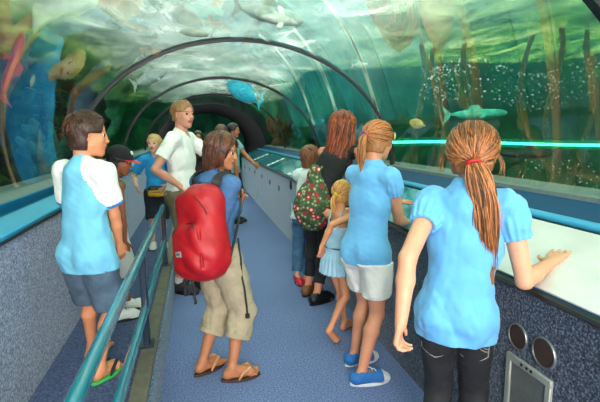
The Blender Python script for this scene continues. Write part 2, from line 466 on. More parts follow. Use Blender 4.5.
def rock_mat(name, stops, scale=1.6, bump=.8):
    t = NT(name); nz = t.noise(scale, 8, None, 1.1, .66); fine = t.noise(scale*7, 5)
    t.pbr(t.ramp(nz, stops), .85, t.n('Bump', Height=fine, Strength=bump, Distance=.05).outputs[0]); return t.m
m_reefL = rock_mat('algae_reef_rock', [(.34, lin((10, 20, 14))), (.45, lin((26, 52, 22))), (.53, lin((60, 100, 24))), (.6, lin((84, 66, 34))), (.7, lin((26, 40, 26)))], 1.5)
m_reefR = rock_mat('blue_green_reef_rock', [(.35, lin((12, 66, 54))), (.5, lin((26, 118, 86))), (.62, lin((60, 160, 104))), (.74, lin((122, 190, 116)))], 1.1)
m_bed = rock_mat('gravel_bed', [(.35, lin((20, 60, 44))), (.5, lin((44, 100, 66))), (.7, lin((120, 160, 110)))], 6)
def wall_path(name, path, z0, z1, m, seed, amp=.35):
    """rocky basin wall following a plan path"""
    path = [np.array(p, float) for p in path]; seg = []
    for a, b in zip(path[:-1], path[1:]):
        k = max(2, int(np.linalg.norm(b-a)/.12))
        seg += [a+(b-a)*i/k for i in range(k)]
    seg.append(path[-1]); nzz = int((z1-z0)/.12)+1
    fn = wave_noise(seed, 2.6, amp); f2 = wave_noise(seed+1, 8, amp*.35)
    v = []; f = []
    for i, p in enumerate(seg):
        tt = nrm(seg[min(i+1, len(seg)-1)]-seg[max(i-1, 0)]); N = np.array([tt[1], -tt[0]])
        for k in range(nzz):
            z = z0+(z1-z0)*k/(nzz-1); q = V(p[0], p[1], z); d = float(fn(*q)+f2(*q)); v.append((p[0]+N[0]*d, p[1]+N[1]*d, z))
    for i in range(len(seg)-1):
        for k in range(nzz-1): a = i*nzz+k; f.append((a, a+1, a+nzz+1, a+nzz))
    return struct(mesh_obj(name, v, f, m))
arc = [(CX+8.2*math.sin(a), 1.0+8.6*math.cos(a)) for a in np.radians([12, 25, 40, 55, 70, 85, 100, 120])]
wall_path('wall_tank_right', [(3.4, 19.5), (2.9, 14)]+arc, -.3, 3.1, m_reefR, 5, .25)
wall_path('wall_tank_end', [(-5.5, 19.3), (7, 19.3)], -.3, 3.1, m_reefR, 15, .25)
wall_path('wall_tank_left', [(-3.8, 19.2), (-3.3, 14), (-3.2, 11), (-3.5, 7), (-3.3, 3), (-3.6, 0), (-3.6, -3), (-2, -5)], -.3, 3.1, m_reefL, 9, .45)
struct(MB().box(V(-5, 6, .0), (3.75, 14, .3)).build('floor_reef_left', m_reefL))
# gravel bed mounded against the tunnel on the right
v = []; f = []
xs = np.linspace(2.16, 11, 60); ys = np.linspace(-5, 13.2, 120); fn = wave_noise(21, 2.2, .14)
for y in ys:
    for x in xs: v.append((x, y, .82+.1*math.sin(x*.9+y*.4)+float(fn(x, y, 0))))
for j in range(len(ys)-1):
    for i in range(len(xs)-1): a = j*len(xs)+i; f.append((a, a+1, a+len(xs)+1, a+len(xs)))
struct(mesh_obj('floor_gravel_bed', v, f, m_bed))

# ------------------------------------------------------------------ people
def az(deg): a = math.radians(deg); return V(math.sin(a), math.cos(a), 0)
def right_of(f): return V(f[1], -f[0], 0)
def ik(a, t, l1, l2, pole):
    """joint between a and t, bending towards pole"""
    d = t-a; L = np.linalg.norm(d); mx = (l1+l2)*.995
    if L > mx: t = a+d/L*mx; L = mx; d = t-a
    x = (L*L+l1*l1-l2*l2)/(2*L); h = math.sqrt(max(l1*l1-x*x, 0)); u = d/L
    pole = np.asarray(pole, float); p = pole-u*(pole@u); return a+u*x+nrm(p)*h, t
class Skel: pass
def skeleton(base, H, azim, child=False, female=True, pelvis=None, lean=(0, 0), chest_az=None, head_az=None, head_pitch=0, head_roll=0, width=1.0, head_k=1.0,
             handL=None, handR=None, poleL=None, poleR=None, footL=None, footR=None, kneeL=None, kneeR=None, elbL=None, elbR=None, floor=0.0, toeL=None, toeR=None, tipL=False, tipR=False, shrug=0, arm_k=1.0, s_neck=0, neck_fwd=.012, build=1.0):
    """joints of a figure of height H standing at base (x, y, floor height); lean = (forward, right) offset of the shoulders"""
    s = Skel(); s.H = H; base = np.asarray(base, float); s.base = base.copy(); s.build = build; s.female = female; s.child = child
    f = az(azim); r = right_of(f); cf = az(azim if chest_az is None else chest_az); cr = right_of(cf)
    s.f, s.r, s.cf, s.cr = f, r, cf, cr; U = V(0, 0, 1)
    hh = (.155 if child else .137)*H*head_k; s.hh = hh        # head height
    leg = (.50 if child else .525)*H; s.leg = leg
    s.pel = base+U*leg if pelvis is None else np.asarray(pelvis, float)
    sz = H-hh-.055*H                                          # shoulder height
    tor = sz-leg
    s.chest = s.pel+f*lean[0]*.6+r*lean[1]*.6+U*(tor*.62)
    s.waist = s.pel+f*lean[0]*.25+r*lean[1]*.25+U*(tor*.28)
    s.sh = s.pel+f*lean[0]+r*lean[1]+U*math.sqrt(max(tor*tor-lean[0]**2-lean[1]**2, .01))
    s.up = nrm(s.sh-s.pel)
    sw = (.096 if female or child else .112)*H*width; s.sw = sw
    s.shL = s.sh-cr*sw+U*shrug; s.shR = s.sh+cr*sw+U*shrug
    s.neck = s.sh+U*.012*H+cf*.004
    hd = az(azim if head_az is None else head_az); hr = right_of(hd)
    hp, hrl = math.radians(head_pitch), math.radians(head_roll)
    hf = hd*math.cos(hp)+U*math.sin(hp); hu = np.cross(hr, hf); 
    hr2 = hr*math.cos(hrl)+hu*math.sin(hrl); hu = np.cross(hr2, hf); s.hf, s.hr, s.hu = hf, hr2, hu
    s.head = s.neck+U*(.045*H+s_neck)+cf*neck_fwd*1.6+hu*hh*.5+hd*.010*H
    la, lf = .172*H*arm_k, .146*H; s.la, s.lf = la, lf
    s.hand = .098*H*(.95 if not child else .92)
    for S, sh, hnd, pole, elb, sg in (('L', s.shL, handL, poleL, elbL, -1), ('R', s.shR, handR, poleR, elbR, 1)):
        if elb is not None:
            e = sh+nrm(elb-sh)*la; setattr(s, 'el'+S, e); setattr(s, 'wr'+S, e+nrm(np.asarray(hnd)-e)*lf); continue
        if hnd is None: hnd = sh+cr*sg*.035*H-U*(la+lf)*.97+cf*.05
        if pole is None: pole = -cf*.6+cr*sg*.5-U*.3
        e, wv = ik(sh, np.asarray(hnd, float), la, lf, pole); setattr(s, 'el'+S, e); setattr(s, 'wr'+S, wv)
    hw = .0455*H; s.hw = hw; l1, l2 = (leg-.045*H)*.52, (leg-.045*H)*.485
    for S, ft, kn, toe, tip, sg in (('L', footL, kneeL, toeL, tipL, -1), ('R', footR, kneeR, toeR, tipR, 1)):
        hip = s.pel+r*sg*hw-U*.012*H
        if ft is None: ft = base+r*sg*hw*1.15
        ft = np.asarray(ft, float)
        if len(ft) == 2: ft = V(ft[0], ft[1], floor)
        toe = f if toe is None else az(toe)
        ank = ft+U*(.048*H if not tip else .115*H)
        k, ank = ik(hip, ank, l1, l2, f if kn is None else kn)
        setattr(s, 'hip'+S, hip); setattr(s, 'kn'+S, k); setattr(s, 'an'+S, ank); setattr(s, 'toe'+S, toe); setattr(s, 'tip'+S, tip)
    s.floor = floor
    return s
def torso_prims(s):
    H, b = s.H, s.build; fl = .66 if not s.child else .72
    ch = .080 if s.female else .089; wa = .067 if s.female else .076; hp = .083 if s.female else .079
    if s.child: ch, wa, hp = .074, .067, .072
    T = []
    T.append(Cap(s.shL+(s.shR-s.shL)*.06, s.shR-(s.shR-s.shL)*.06, .030*H*b, .030*H*b, k=.02*H, tag='torso'))
    T.append(Cap(s.chest, s.sh-s.up*.05*H, ch*H*b, (ch-.006)*H*b, s.cf, fl, k=.02*H, tag='torso'))
    T.append(Cap(s.waist, s.chest, wa*H*b, ch*H*.96*b, s.cf, fl+.03, k=.015*H, tag='torso'))
    T.append(Cap(s.pel+V(0, 0, .02*H), s.waist, hp*H*b, wa*H*b, s.f, fl+.08, k=.015*H, tag='torso'))
    T.append(Ell(s.pel-s.f*.028*H-V(0, 0, .012*H)+s.r*.036*H, V(.045, .045, .052)*H*b, k=.02*H, tag='hip'))
    T.append(Ell(s.pel-s.f*.028*H-V(0, 0, .012*H)-s.r*.036*H, V(.045, .045, .052)*H*b, k=.02*H, tag='hip'))
    T.append(Cap(s.sh-s.cf*.008*H, s.neck+V(0, 0, .02*H), .044*H*b, .028*H, k=.025*H, tag='yoke'))
    if s.female and not s.child:
        for sg in (-1, 1): T.append(Ell(s.chest+s.cf*.052*H+s.cr*sg*.036*H+s.up*.01*H, V(.036, .036, .04)*H, k=.03, tag='torso'))
    return T
def limb_prims(s, arms=True, legs=True):
    H, b = s.H, s.build; T = []; c = .94 if s.child else 1.0
    for S, sg in (('L', -1), ('R', 1)):
        g = lambda n: getattr(s, n+S)
        if arms:
            sh, el, wr = g('sh'), g('el'), g('wr')
            T.append(Ell(sh-V(0, 0, .006*H), V(.029, .029, .031)*H*b*c, k=.018*H, tag='arm'))
            T.append(Cap(sh, el, .0262*H*b*c, .0208*H*b*c, k=.012*H, tag='arm'))
            T.append(Cap(el, el+(wr-el)*.35, .0205*H*b*c, .0215*H*b*c, k=.008*H, tag='fore'))
            T.append(Cap(el+(wr-el)*.35, wr, .0212*H*b*c, .0142*H*c, k=.008*H, tag='fore'))
        if legs:
            hp, kn, an = g('hip'), g('kn'), g('an'); fd = s.f; back = -nrm(s.f+.0)
            T.append(Cap(hp, kn, .0475*H*b*c, .0305*H*b*c, k=.018*H, tag='thigh'))
            m = kn+(an-kn)*.28+back*.009*H
            T.append(Cap(kn, m, .0275*H*b*c, .0305*H*b*c, k=.010*H, tag='calf'))
            T.append(Cap(m, an, .0295*H*b*c, .0175*H*c, k=.010*H, tag='calf'))
    return T
def hand_prims(s, S, pose, d=None, n=None, spread=1.0):
    """palm, four jointed fingers and a thumb; d = pointing direction, n = back-of-hand normal"""
    L = s.hand; wr = getattr(s, 'wr'+S); el = getattr(s, 'el'+S)
    d = nrm(wr-el) if d is None else nrm(d)
    sg = 1 if S == 'R' else -1
    if n is None: n = s.cr*sg
    n = nrm(n-d*(np.asarray(n)@d)); a = np.cross(d, n)      # a: across the palm
    # thumb side: for the right hand with back n and fingers d the thumb lies on  d x n * -1
    th = -a if S == 'R' else a
    th = th*(1)
    q = []
    pc = wr+d*L*.28
    q.append(Cap(wr, wr+d*L*.1, .085*L*1.6, .1*L*1.7, n, .72, k=.012, tag='hand'))
    for off in (-.17, 0.0, .17):
        q.append(Cap(wr+d*L*.12+th*off*.7*L, wr+d*L*.47+th*off*1.05*L, .105*L, .098*L, n, .78, k=.012, tag='hand'))
    r = max(.047*L, .0062)
    curl = {'relax': (14, 24, 18), 'flat': (2, 4, 3), 'grip': (48, 72, 40), 'half': (28, 42, 28)}[pose]
    for i, (off, ln) in enumerate(((.235, .43), (.08, .475), (-.08, .44), (-.235, .35))):
        p = wr+d*L*.45+th*off*L; ang = 0; fan = off*(.28 if pose == 'flat' else .12)*spread
        dd = nrm(d+th*fan)
        for j, (fr_, cu) in enumerate(zip((.45, .31, .24), curl)):
            ang += math.radians(cu*(1+.08*i)); e = p+(dd*math.cos(ang)-n*math.sin(ang))*ln*L*fr_
            q.append(Cap(p, e, r*(1.12-.1*j), r*(1.04-.12*j), k=.0035 if j else .006, tag='hand')); p = e
    p = wr+d*L*.14+th*L*.2; tcurl = 18 if pose != 'grip' else 45
    for j, (ln, a1) in enumerate(((.2, 50), (.17, 34), (.14, 20))):
        a_ = math.radians(a1 if pose != 'flat' else a1+6); nn = math.radians(tcurl+j*6 if pose != 'flat' else 6)
        e = p+(d*math.cos(a_)+th*math.sin(a_)*math.cos(nn)-n*math.sin(a_)*math.sin(nn)*1.1)*ln*L
        q.append(Cap(p, e, r*(1.45-.2*j), r*(1.25-.2*j), k=.008 if j == 0 else .0035, tag='hand')); p = e
    return q
def foot_prims(s, S, bare=True):
    H = s.H; an, toe, tip = getattr(s, 'an'+S), getattr(s, 'toe'+S), getattr(s, 'tip'+S); FL = .15*H; U = V(0, 0, 1); side = right_of(toe)
    if tip:
        ball = V(an[0], an[1], s.floor+.02*H)+toe*.045*H; heel = an-toe*.022*H-U*.02*H
        q = [Cap(an, heel, .021*H, .019*H, k=.01, tag='foot'), Cap(heel, ball, .019*H, .024*H, k=.01, tag='foot'), Cap(ball, ball+toe*.035*H-U*.006*H, .022*H, .012*H, side, 1.2, k=.01, tag='foot')]
        return q
    z0 = s.floor; hb = V(an[0], an[1], z0)
    q = [Cap(an, hb-toe*.018*H+U*.02*H, .021*H, .019*H, k=.012, tag='foot'),
         Cap(hb-toe*.02*H+U*.02*H, hb+toe*.07*H+U*.017*H, .0185*H, .0205*H, k=.012, tag='foot'),
         Cap(an+toe*.008*H-U*.01*H, hb+toe*.075*H+U*.02*H, .02*H, .0165*H, k=.014, tag='foot'),
         Cap(hb+toe*.07*H+U*.016*H-side*.008*H, hb+toe*.075*H+U*.016*H+side*.012*H, .018*H, .018*H, k=.012, tag='foot')]
    if bare:
        sg = 1 if S == 'R' else -1
        for i in range(5):
            o_ = (-.021+.0105*i)*sg; ln = (.034, .032, .028, .023, .017)[i]; rr = (.0098, .0072, .0068, .0064, .006)[i]
            q.append(Cap(hb+toe*.077*H+side*o_*H+U*.012*H, hb+toe*(.077+ln)*H+side*o_*1.12*H+U*.009*H, rr*H, rr*.9*H, k=.004, tag='foot'))
    return q
def head_prims(s, face=True):
    c, f, r, u, h = s.head, s.hf, s.hr, s.hu, s.hh; A = (r, f, u)
    q = [Ell(c+u*.13*h-f*.05*h, V(.335, .41, .37)*h, A, k=.03*h, tag='head'),
         Ell(c-u*.12*h+f*.08*h, V(.285, .30, .34)*h, A, k=.06*h, tag='head'),
         Cap(c-u*.36*h+f*.20*h, c-u*.40*h+f*.25*h, .13*h, .105*h, r, 1.15, k=.09*h, tag='head'),
         Ell(c-u*.2*h-f*.02*h, V(.27, .25, .24)*h, A, k=.06*h, tag='head'),
         Cap(c-u*.28*h-f*.14*h, s.neck+V(0, 0, -.005*s.H), .195*h if s.child else .215*h, .225*h if s.child else .25*h, k=.07*h, tag='neck')]
    if face:
        q += [Cap(c+u*.03*h+f*.375*h, c-u*.125*h+f*(.405 if s.child else .432)*h, .028*h, (.034 if s.child else .042)*h, k=.05*h, tag='nose'),
              Cap(c-u*.135*h+f*.42*h-r*.04*h, c-u*.135*h+f*.42*h+r*.04*h, .034*h, .034*h, k=.03*h, tag='nose'),
              Cap(c+u*.085*h+f*.33*h-r*.13*h, c+u*.085*h+f*.33*h+r*.13*h, .04*h, .04*h, k=.05*h, tag='brow'),
              Cap(c-u*.235*h+f*.36*h-r*.07*h, c-u*.235*h+f*.36*h+r*.07*h, .035*h, .035*h, k=.03*h, tag='lip'),
              Cap(c-u*.275*h+f*.345*h-r*.055*h, c-u*.275*h+f*.345*h+r*.055*h, .035*h, .035*h, k=.025*h, tag='lip')]
        for sg in (-1, 1): q.append(Ell(c-u*.10*h+f*.24*h+r*sg*.16*h, V(.10, .09, .09)*h, A, k=.05*h, tag='cheek'))
    for sg in (-1, 1):
        e = c-u*.03*h-f*.03*h+r*sg*.325*h; ea = nrm(r*sg*.55-f*.8)
        q.append(Ell(e, V(.022, .085, .125)*h, (nrm(r*sg-f*.5), nrm(f+r*sg*.5), u), k=.015*h, tag='ear'))
    return q
def head_cuts(s):
    c, f, r, u, h = s.head, s.hf, s.hr, s.hu, s.hh
    q = [Ell(c+u*.015*h+f*.395*h+r*sg*.135*h, V(.085, .06, .05)*h, (r, f, u), k=.03*h, tag='socket') for sg in (-1, 1)]
    q.append(Cap(c-u*.255*h+f*.395*h-r*.07*h, c-u*.255*h+f*.395*h+r*.07*h, .006*h, .006*h, k=.012*h, tag='mouth'))
    for sg in (-1, 1): q.append(Ell(c-u*.02*h-f*.01*h+r*sg*.355*h, V(.03, .04, .06)*h, (nrm(r*sg-f*.5), nrm(f+r*sg*.5), u), k=.015*h, tag='ear'))
    return q
SKIN = {}
def skin(name, rgb):
    if name in SKIN: return SKIN[name]
    m = mat('skin_'+name, rgb, .52, .07, 14, .12, 500, .0006, sss=.12)
    l = mat('lips_'+name, tuple(int(a*b) for a, b in zip(rgb, (.86, .6, .58))), .4, .05, 20, 0)
    b = mat('nail_'+name, tuple(min(255, int(a*1.06)) for a in rgb), .3, .03, 20, 0)
    SKIN[name] = (m, l, b); return SKIN[name]
def build_body(root, s, tone, h=.006, hands=(('relax', None, None), ('relax', None, None)), bare=True, feet=True, face=True, eyes=(60, 40, 26)):
    pr = torso_prims(s)+limb_prims(s)
    for S, hp in zip('LR', hands): pr += hand_prims(s, S, *hp)
    if feet: pr += foot_prims(s, 'L', bare)+foot_prims(s, 'R', bare)
    pr += head_prims(s, face)
    lo, hi = field_bounds(pr, .01)
    fl = Field(lo, hi, h)
    for p in pr: fl.add(p.off(-.009) if p.tag in ('torso', 'hip', 'yoke') else p)
    if face:
        for p in head_cuts(s): fl.add(p, sub=True)
    v, q = fl.mesh()
    m, l, nl = skin(*tone)
    fm = np.zeros(len(q), int)
    if face:
        ctr = v[q].mean(1)-s.head; x, y, z = ctr@s.hr/s.hh, ctr@s.hf/s.hh, ctr@s.hu/s.hh
        fm[(np.abs(x) < .11-.2*np.abs(z+.255)) & (np.abs(z+.255) < .045-.2*np.abs(x)) & (y > .25)] = 1
    o = mesh_obj('body', v, q, [m, l, nl], root, fm=fm)
    if face:
        white = mat('eye_white', (226, 222, 214), .25, .02, 10, 0, coat=.5); iris = mat('iris_%d_%d_%d' % eyes, eyes, .2, .1, 10, 0, coat=.6); brow = None
        for sg in (-1, 1):
            c = s.head+s.hu*.012*s.hh+s.hf*.312*s.hh+s.hr*sg*.130*s.hh; rr = .050*s.hh
            fw = nrm(s.hf+s.hr*sg*.06)
            flat_ = 0; prof = [(0.0005, -rr)]+[(rr*math.sin(a), -rr*math.cos(a)) for a in np.linspace(.3, math.pi-.02, 14)]
            MB().disc_stack(c, fw, prof, 14, ms=[0]*8+[1]*6).build('eye', [white, iris], root)
    return o

# ---- hair
def hair_mats(name, rgb, light=1.35, dark=.55):
    c = np.array(rgb)
    return [mat('hair_'+name, tuple(c), .42, .35, 30, .5, 160, .002, stretch=(6, 6, .6)),
            mat('hair_%s_light' % name, tuple(np.clip(c*light, 0, 255)), .36, .2, 40, 0, stretch=(6, 6, .6)),
            mat('hair_%s_dark' % name, tuple(c*dark), .45, .2, 40, 0, stretch=(6, 6, .6))]
def strands(paths, rad, n=4, rs=1):
    """many tapered strands as arrays"""
    rg = np.random.RandomState(rs); Vv = []; Ff = []; Mm = []; base = 0
    for pth, rr in zip(paths, rad):
        p = np.asarray(pth); k = len(p); t = np.gradient(p, axis=0); t /= np.linalg.norm(t, axis=1)[:, None]+1e-9
        a = np.cross(t, np.array([.3, .5, .81])); a /= np.linalg.norm(a, axis=1)[:, None]+1e-9; b = np.cross(t, a)
        w_ = rr*np.interp(np.linspace(0, 1, k), [0, .1, .75, 1], [.6, 1, .9, .15])
        ring = np.stack([p+w_[:, None]*(a*math.cos(2*math.pi*j/n)+b*math.sin(2*math.pi*j/n)) for j in range(n)], 1).reshape(-1, 3)
        i, j = np.meshgrid(np.arange(k-1), np.arange(n), indexing='ij'); i, j = i.ravel(), j.ravel()
        Ff.append(np.stack([base+i*n+j, base+i*n+(j+1) % n, base+(i+1)*n+(j+1) % n, base+(i+1)*n+j], 1)); Vv.append(ring)
        Mm.append(np.full(len(i), rg.choice([0, 0, 1, 2, 1]))); base += k*n
    return np.concatenate(Vv), np.concatenate(Ff), np.concatenate(Mm)
def join_mesh(parts):
    vs, fs, ms = [], [], []; b = 0
    for v, f, m in parts: vs.append(v); fs.append(f+b); ms.append(m); b += len(v)
    return np.concatenate(vs), np.concatenate(fs), np.concatenate(ms)
def skull(s, grow=0.05):
    """ellipsoid the hair lies on: centre, radii, axes"""
    h = s.hh; return s.head+s.hu*.13*h-s.hf*.06*h, V(.335+grow, .405+grow, .37+grow)*h, np.array([s.hr, s.hf, s.hu])
def on_skull(sk, d, lift=0):
    c, r, A = sk; d = nrm(d); return c+A.T@(d*(r+lift))
def hair_cap(s, grow=.05, nape=-.38, front=.30, side=-.10, h=.005, seed=1, amp=.006, extra=(), cuts=(), hl=.27):
    """thick cap of hair following the skull, open over the face. nape/side in head heights below the head centre"""
    c, r, A = skull(s, grow); hh = s.hh; f = Field(c-r.max()*1.25-V(0, 0, .35*hh), c+r.max()*1.25, h)
    f.add(Ell(c, r, A, k=.01))
    f.add(Ell(s.head-s.hu*.14*hh-s.hf*.15*hh, V(.31+grow*.6, .25+grow*.6, .36)*hh, A, k=.06*hh))
    for p in extra: f.add(p)
    f.displace(wave_noise(seed, 70/hh*.2, amp, (1, 1, .25)))
    # face opening: a big wedge in front, below the hairline
    f.add(RBox(s.head+s.hf*(.5+front-.18)*hh-s.hu*(.5-hl)*hh, V(.6, .42, .5)*hh, (s.hr, nrm(s.hf-s.hu*.25), nrm(s.hu+s.hf*.25)), .05*hh, k=.04*hh), sub=True)
    f.cut(s.head+s.hu*nape*hh, -s.hu+s.hf*.0)
    f.add(RBox(s.head+s.hf*(.5-.02)*hh+s.hu*(side-.5)*hh, V(.6, .5, .5)*hh, (s.hr, s.hf, s.hu), .04*hh, k=.03*hh), sub=True)
    for p in cuts: f.add(p, sub=True)
    v, q = f.mesh(); return v, q, np.zeros(len(q), int)
def short_strands(s, n, length, seed=1, grow=.055, crown=(.1, -.55, .85), hairline=.2, low=-.35, rad=.0016, lift=.006):
    rg = np.random.RandomState(seed); sk = skull(s, grow); P_ = []; R_ = []; crown = nrm(crown)
    while len(P_) < n:
        d = nrm(rg.randn(3))
        if d[2] < low or (d[1] > .55 and d[2] < hairline+.25) or (d[1] > .15 and d[2] < hairline-.2): continue
        t = nrm(d-crown*(d@crown)); pts = []
        ax = d.copy()
        for k in range(6):
            q = nrm(d+(t+rg.randn(3)*.04)*(k/5)*length/(sk[1].mean())); pts.append(on_skull(sk, q, .001+lift*math.sin(k/5*2.4)))
        P_.append(pts); R_.append(rad*(.7+.6*rg.rand()))
    return strands(P_, R_, rs=seed)

# ---- clothes
def cut_cyl(f, p, d, r, L):
    """remove a flat-ended cylinder starting at p going along d"""
    d = nrm(d); lo = np.minimum(p, p+d*L)-r-.01; hi = np.maximum(p, p+d*L)+r+.01; sl = f.region(lo, hi)
    if sl is None: return
    X, Y, Z = f.pts(sl); x, y, z = X-p[0], Y-p[1], Z-p[2]; t = x*d[0]+y*d[1]+z*d[2]
    rad = np.sqrt(np.maximum(x*x+y*y+z*z-t*t, 0)); D = np.maximum(np.maximum(-t, t-L), rad-r)
    f.D[sl] = np.maximum(f.D[sl], -D)
def mold(fields):
    f = fields[0]
    for g in fields[1:]: f.D = np.minimum(f.D, g.D)
    return f
def shirt(root, s, mats, h=.006, off=.012, hem=None, flare=0.01, sleeve=.5, sl_off=.010, name='shirt', seed=1, fold=.006, sleeve_fm=None, neck_r=.05, t=.019, puff=0, cut_arm=True, fn=None, neck_drop=0, shoulders=True):
    """knitted or woven top: torso shell open at hem and neck, tube sleeves down to the fraction `sleeve` of the arm (1 = elbow, 2 = wrist)"""
    H = s.H; base = torso_prims(s); lo, hi = field_bounds(base+limb_prims(s, True, False), .04)
    hem = s.pel[2] if hem is None else hem; lo[2] = hem-.03
    A = Field(lo, hi, h)
    for p in base:
        if p.tag == 'yoke' and neck_drop > .05: continue
        A.add(p.off(off))
    if flare:
        hc = V(s.pel[0], s.pel[1], hem-.03)+(s.waist-s.pel)*0
        rw = (.080 if not s.child else .072)*H*s.build+off+flare
        A.add(Cap(hc, s.waist, rw, (.062*H if s.child or s.female else .076*H)*s.build+off+flare*.5, s.f, .8, k=.02))
    if shoulders:
        for S in 'LR':
            sh, el = getattr(s, 'sh'+S), getattr(s, 'el'+S); A.add(Cap(sh, sh+(el-sh)*.12, .029*H*s.build+off*.9, .028*H*s.build+off*.9, k=.015))
    for S in 'LR':
        hp, kn = getattr(s, 'hip'+S), getattr(s, 'kn'+S); A.add(Cap(hp, hp+(kn-hp)*.35, .0475*H*s.build+off+flare*.4, .046*H*s.build+off+flare*.4, k=.02))
    fo = wave_noise(seed, 26, fold, (1, 1, .55)); f2 = wave_noise(seed+7, 60, fold*.35, (1, 1, .8))
    dis = lambda X, Y, Z: fo(X, Y, Z)+f2(X, Y, Z)
    A.displace(dis); A.shell(t); A.cut(V(0, 0, hem), V(0, 0, -1))
    cut_cyl(A, s.neck-s.up*(.012+neck_drop)*1+s.cf*.012, s.up+s.cf*(.25 if not neck_drop else .1), neck_r*H/1.6, .3)
    fs = [A]
    if sleeve:
        for S in 'LR':
            sh, el, wr = [getattr(s, q+S) for q in ('sh', 'el', 'wr')]
            B = Field(lo, hi, h); r0, r1 = .028*H*s.build+sl_off, .0215*H*s.build+sl_off*1.1
            if sleeve <= 1:
                e = sh+(el-sh)*sleeve; d = nrm(el-sh); rr = r0+(r1-r0)*sleeve+puff*.3
                if puff: B.add(Ell(sh+(e-sh)*.45, V(1, 1, 1)*(r0+puff), k=.02))
                B.add(Cap(sh, e+d*.03, r0+puff*.5, rr, k=.02))
            else:
                e = el+(wr-el)*(sleeve-1); d = nrm(wr-el); rr = .022*H*s.build+sl_off
                B.add(Cap(sh, el, r0, r1, k=.02)); B.add(Cap(el, e+d*.03, r1, .02*H*s.build+sl_off, k=.02))
            if puff:
                nn = nrm(el-sh); a1 = nrm(np.cross(nn, V(.2, .9, .3))); b1 = np.cross(nn, a1)
                def pl(X, Y, Z, sh=sh, a1=a1, b1=b1):
                    an = np.arctan2((X-sh[0])*a1[0]+(Y-sh[1])*a1[1]+(Z-sh[2])*a1[2], (X-sh[0])*b1[0]+(Y-sh[1])*b1[1]+(Z-sh[2])*b1[2]); return .0035*np.sin(an*15)
                B.displace(pl)
            B.displace(dis); B.shell(t*.85); cut_cyl(B, e, d, rr+.05, .05+rr+.03); fs.append(B)
    f = mold(fs)
    if fn: fn(f)
    v, q = f.mesh(); fm = np.zeros(len(q), int)
    if sleeve_fm: fm = sleeve_fm(v[q].mean(1))
    return mesh_obj(name, v, q, mats, root, fm=fm)
def trousers(root, s, mats, h=.006, top=None, length=1.0, off=.012, lof=None, name='trousers', seed=3, fold=.006, t=.019, cuff_off=None, crotch=0, fn=None, fmf=None, seat=0):
    """length: 0..1 along the thigh, 1..2 along the shin"""
    H = s.H; top = s.pel[2]+.07*H if top is None else top
    pr = [p for p in torso_prims(s)]; lo, hi = field_bounds(pr+limb_prims(s, False, True), .05); hi[2] = top+.03
    A = Field(lo, hi, h); loose = off if lof is None else lof
    for p in pr:
        if p.tag in ('torso', 'hip'): A.add(p.off(off+seat))
    ends = []
    for S in 'LR':
        hp, kn, an = [getattr(s, q+S) for q in ('hip', 'kn', 'an')]; rc = loose if cuff_off is None else cuff_off
        if length <= 1:
            e = hp+(kn-hp)*length; d = nrm(kn-hp); re = (.0475+(.031-.0475)*length)*H*s.build+rc
            A.add(Cap(hp, e+d*.03, .0475*H*s.build+loose, re, k=.018)); ends.append((e, d, re))
        else:
            e = kn+(an-kn)*(length-1); d = nrm(an-kn); re = (.030-.010*(length-1))*H*s.build+rc
            A.add(Cap(hp, kn, .0475*H*s.build+loose, .031*H*s.build+(loose+rc)/2, k=.018)); A.add(Cap(kn, e+d*.03, .031*H*s.build+(loose+rc)/2, re, k=.018)); ends.append((e, d, re))
            if length > 1.3: A.add(Cap(kn, kn+(an-kn)*.28-s.f*.009*H, .0285*H*s.build+off, .0315*H*s.build+off, k=.012))
    fo = wave_noise(seed, 24, fold, (1, 1, .6)); f2 = wave_noise(seed+5, 70, fold*.3)
    A.displace(lambda X, Y, Z: fo(X, Y, Z)+f2(X, Y, Z)); A.shell(t); A.cut(V(0, 0, top), V(0, 0, 1))
    for e, d, re in ends: cut_cyl(A, e, d, re+.035, .05+re+.03)
    if fn: fn(A)
    v, q = A.mesh(); fm = np.zeros(len(q), int)
    if fmf: fm = fmf(v[q].mean(1))
    return mesh_obj(name, v, q, mats, root, fm=fm)
def ringband(name, c, d, rx, m, root, h=.006, w_=.02, n=28, sq=1.0, up=None):
    """cuff or band around a limb"""
    prof = [(rx-.004, -w_/2), (rx, -w_/2+.002), (rx+.002, 0), (rx, w_/2-.002), (rx-.004, w_/2)]
    return MB().disc_stack(c, d, prof, n, up=(0, 1, .01) if up is None else up, sq=(1, sq)).build(name, m, root)
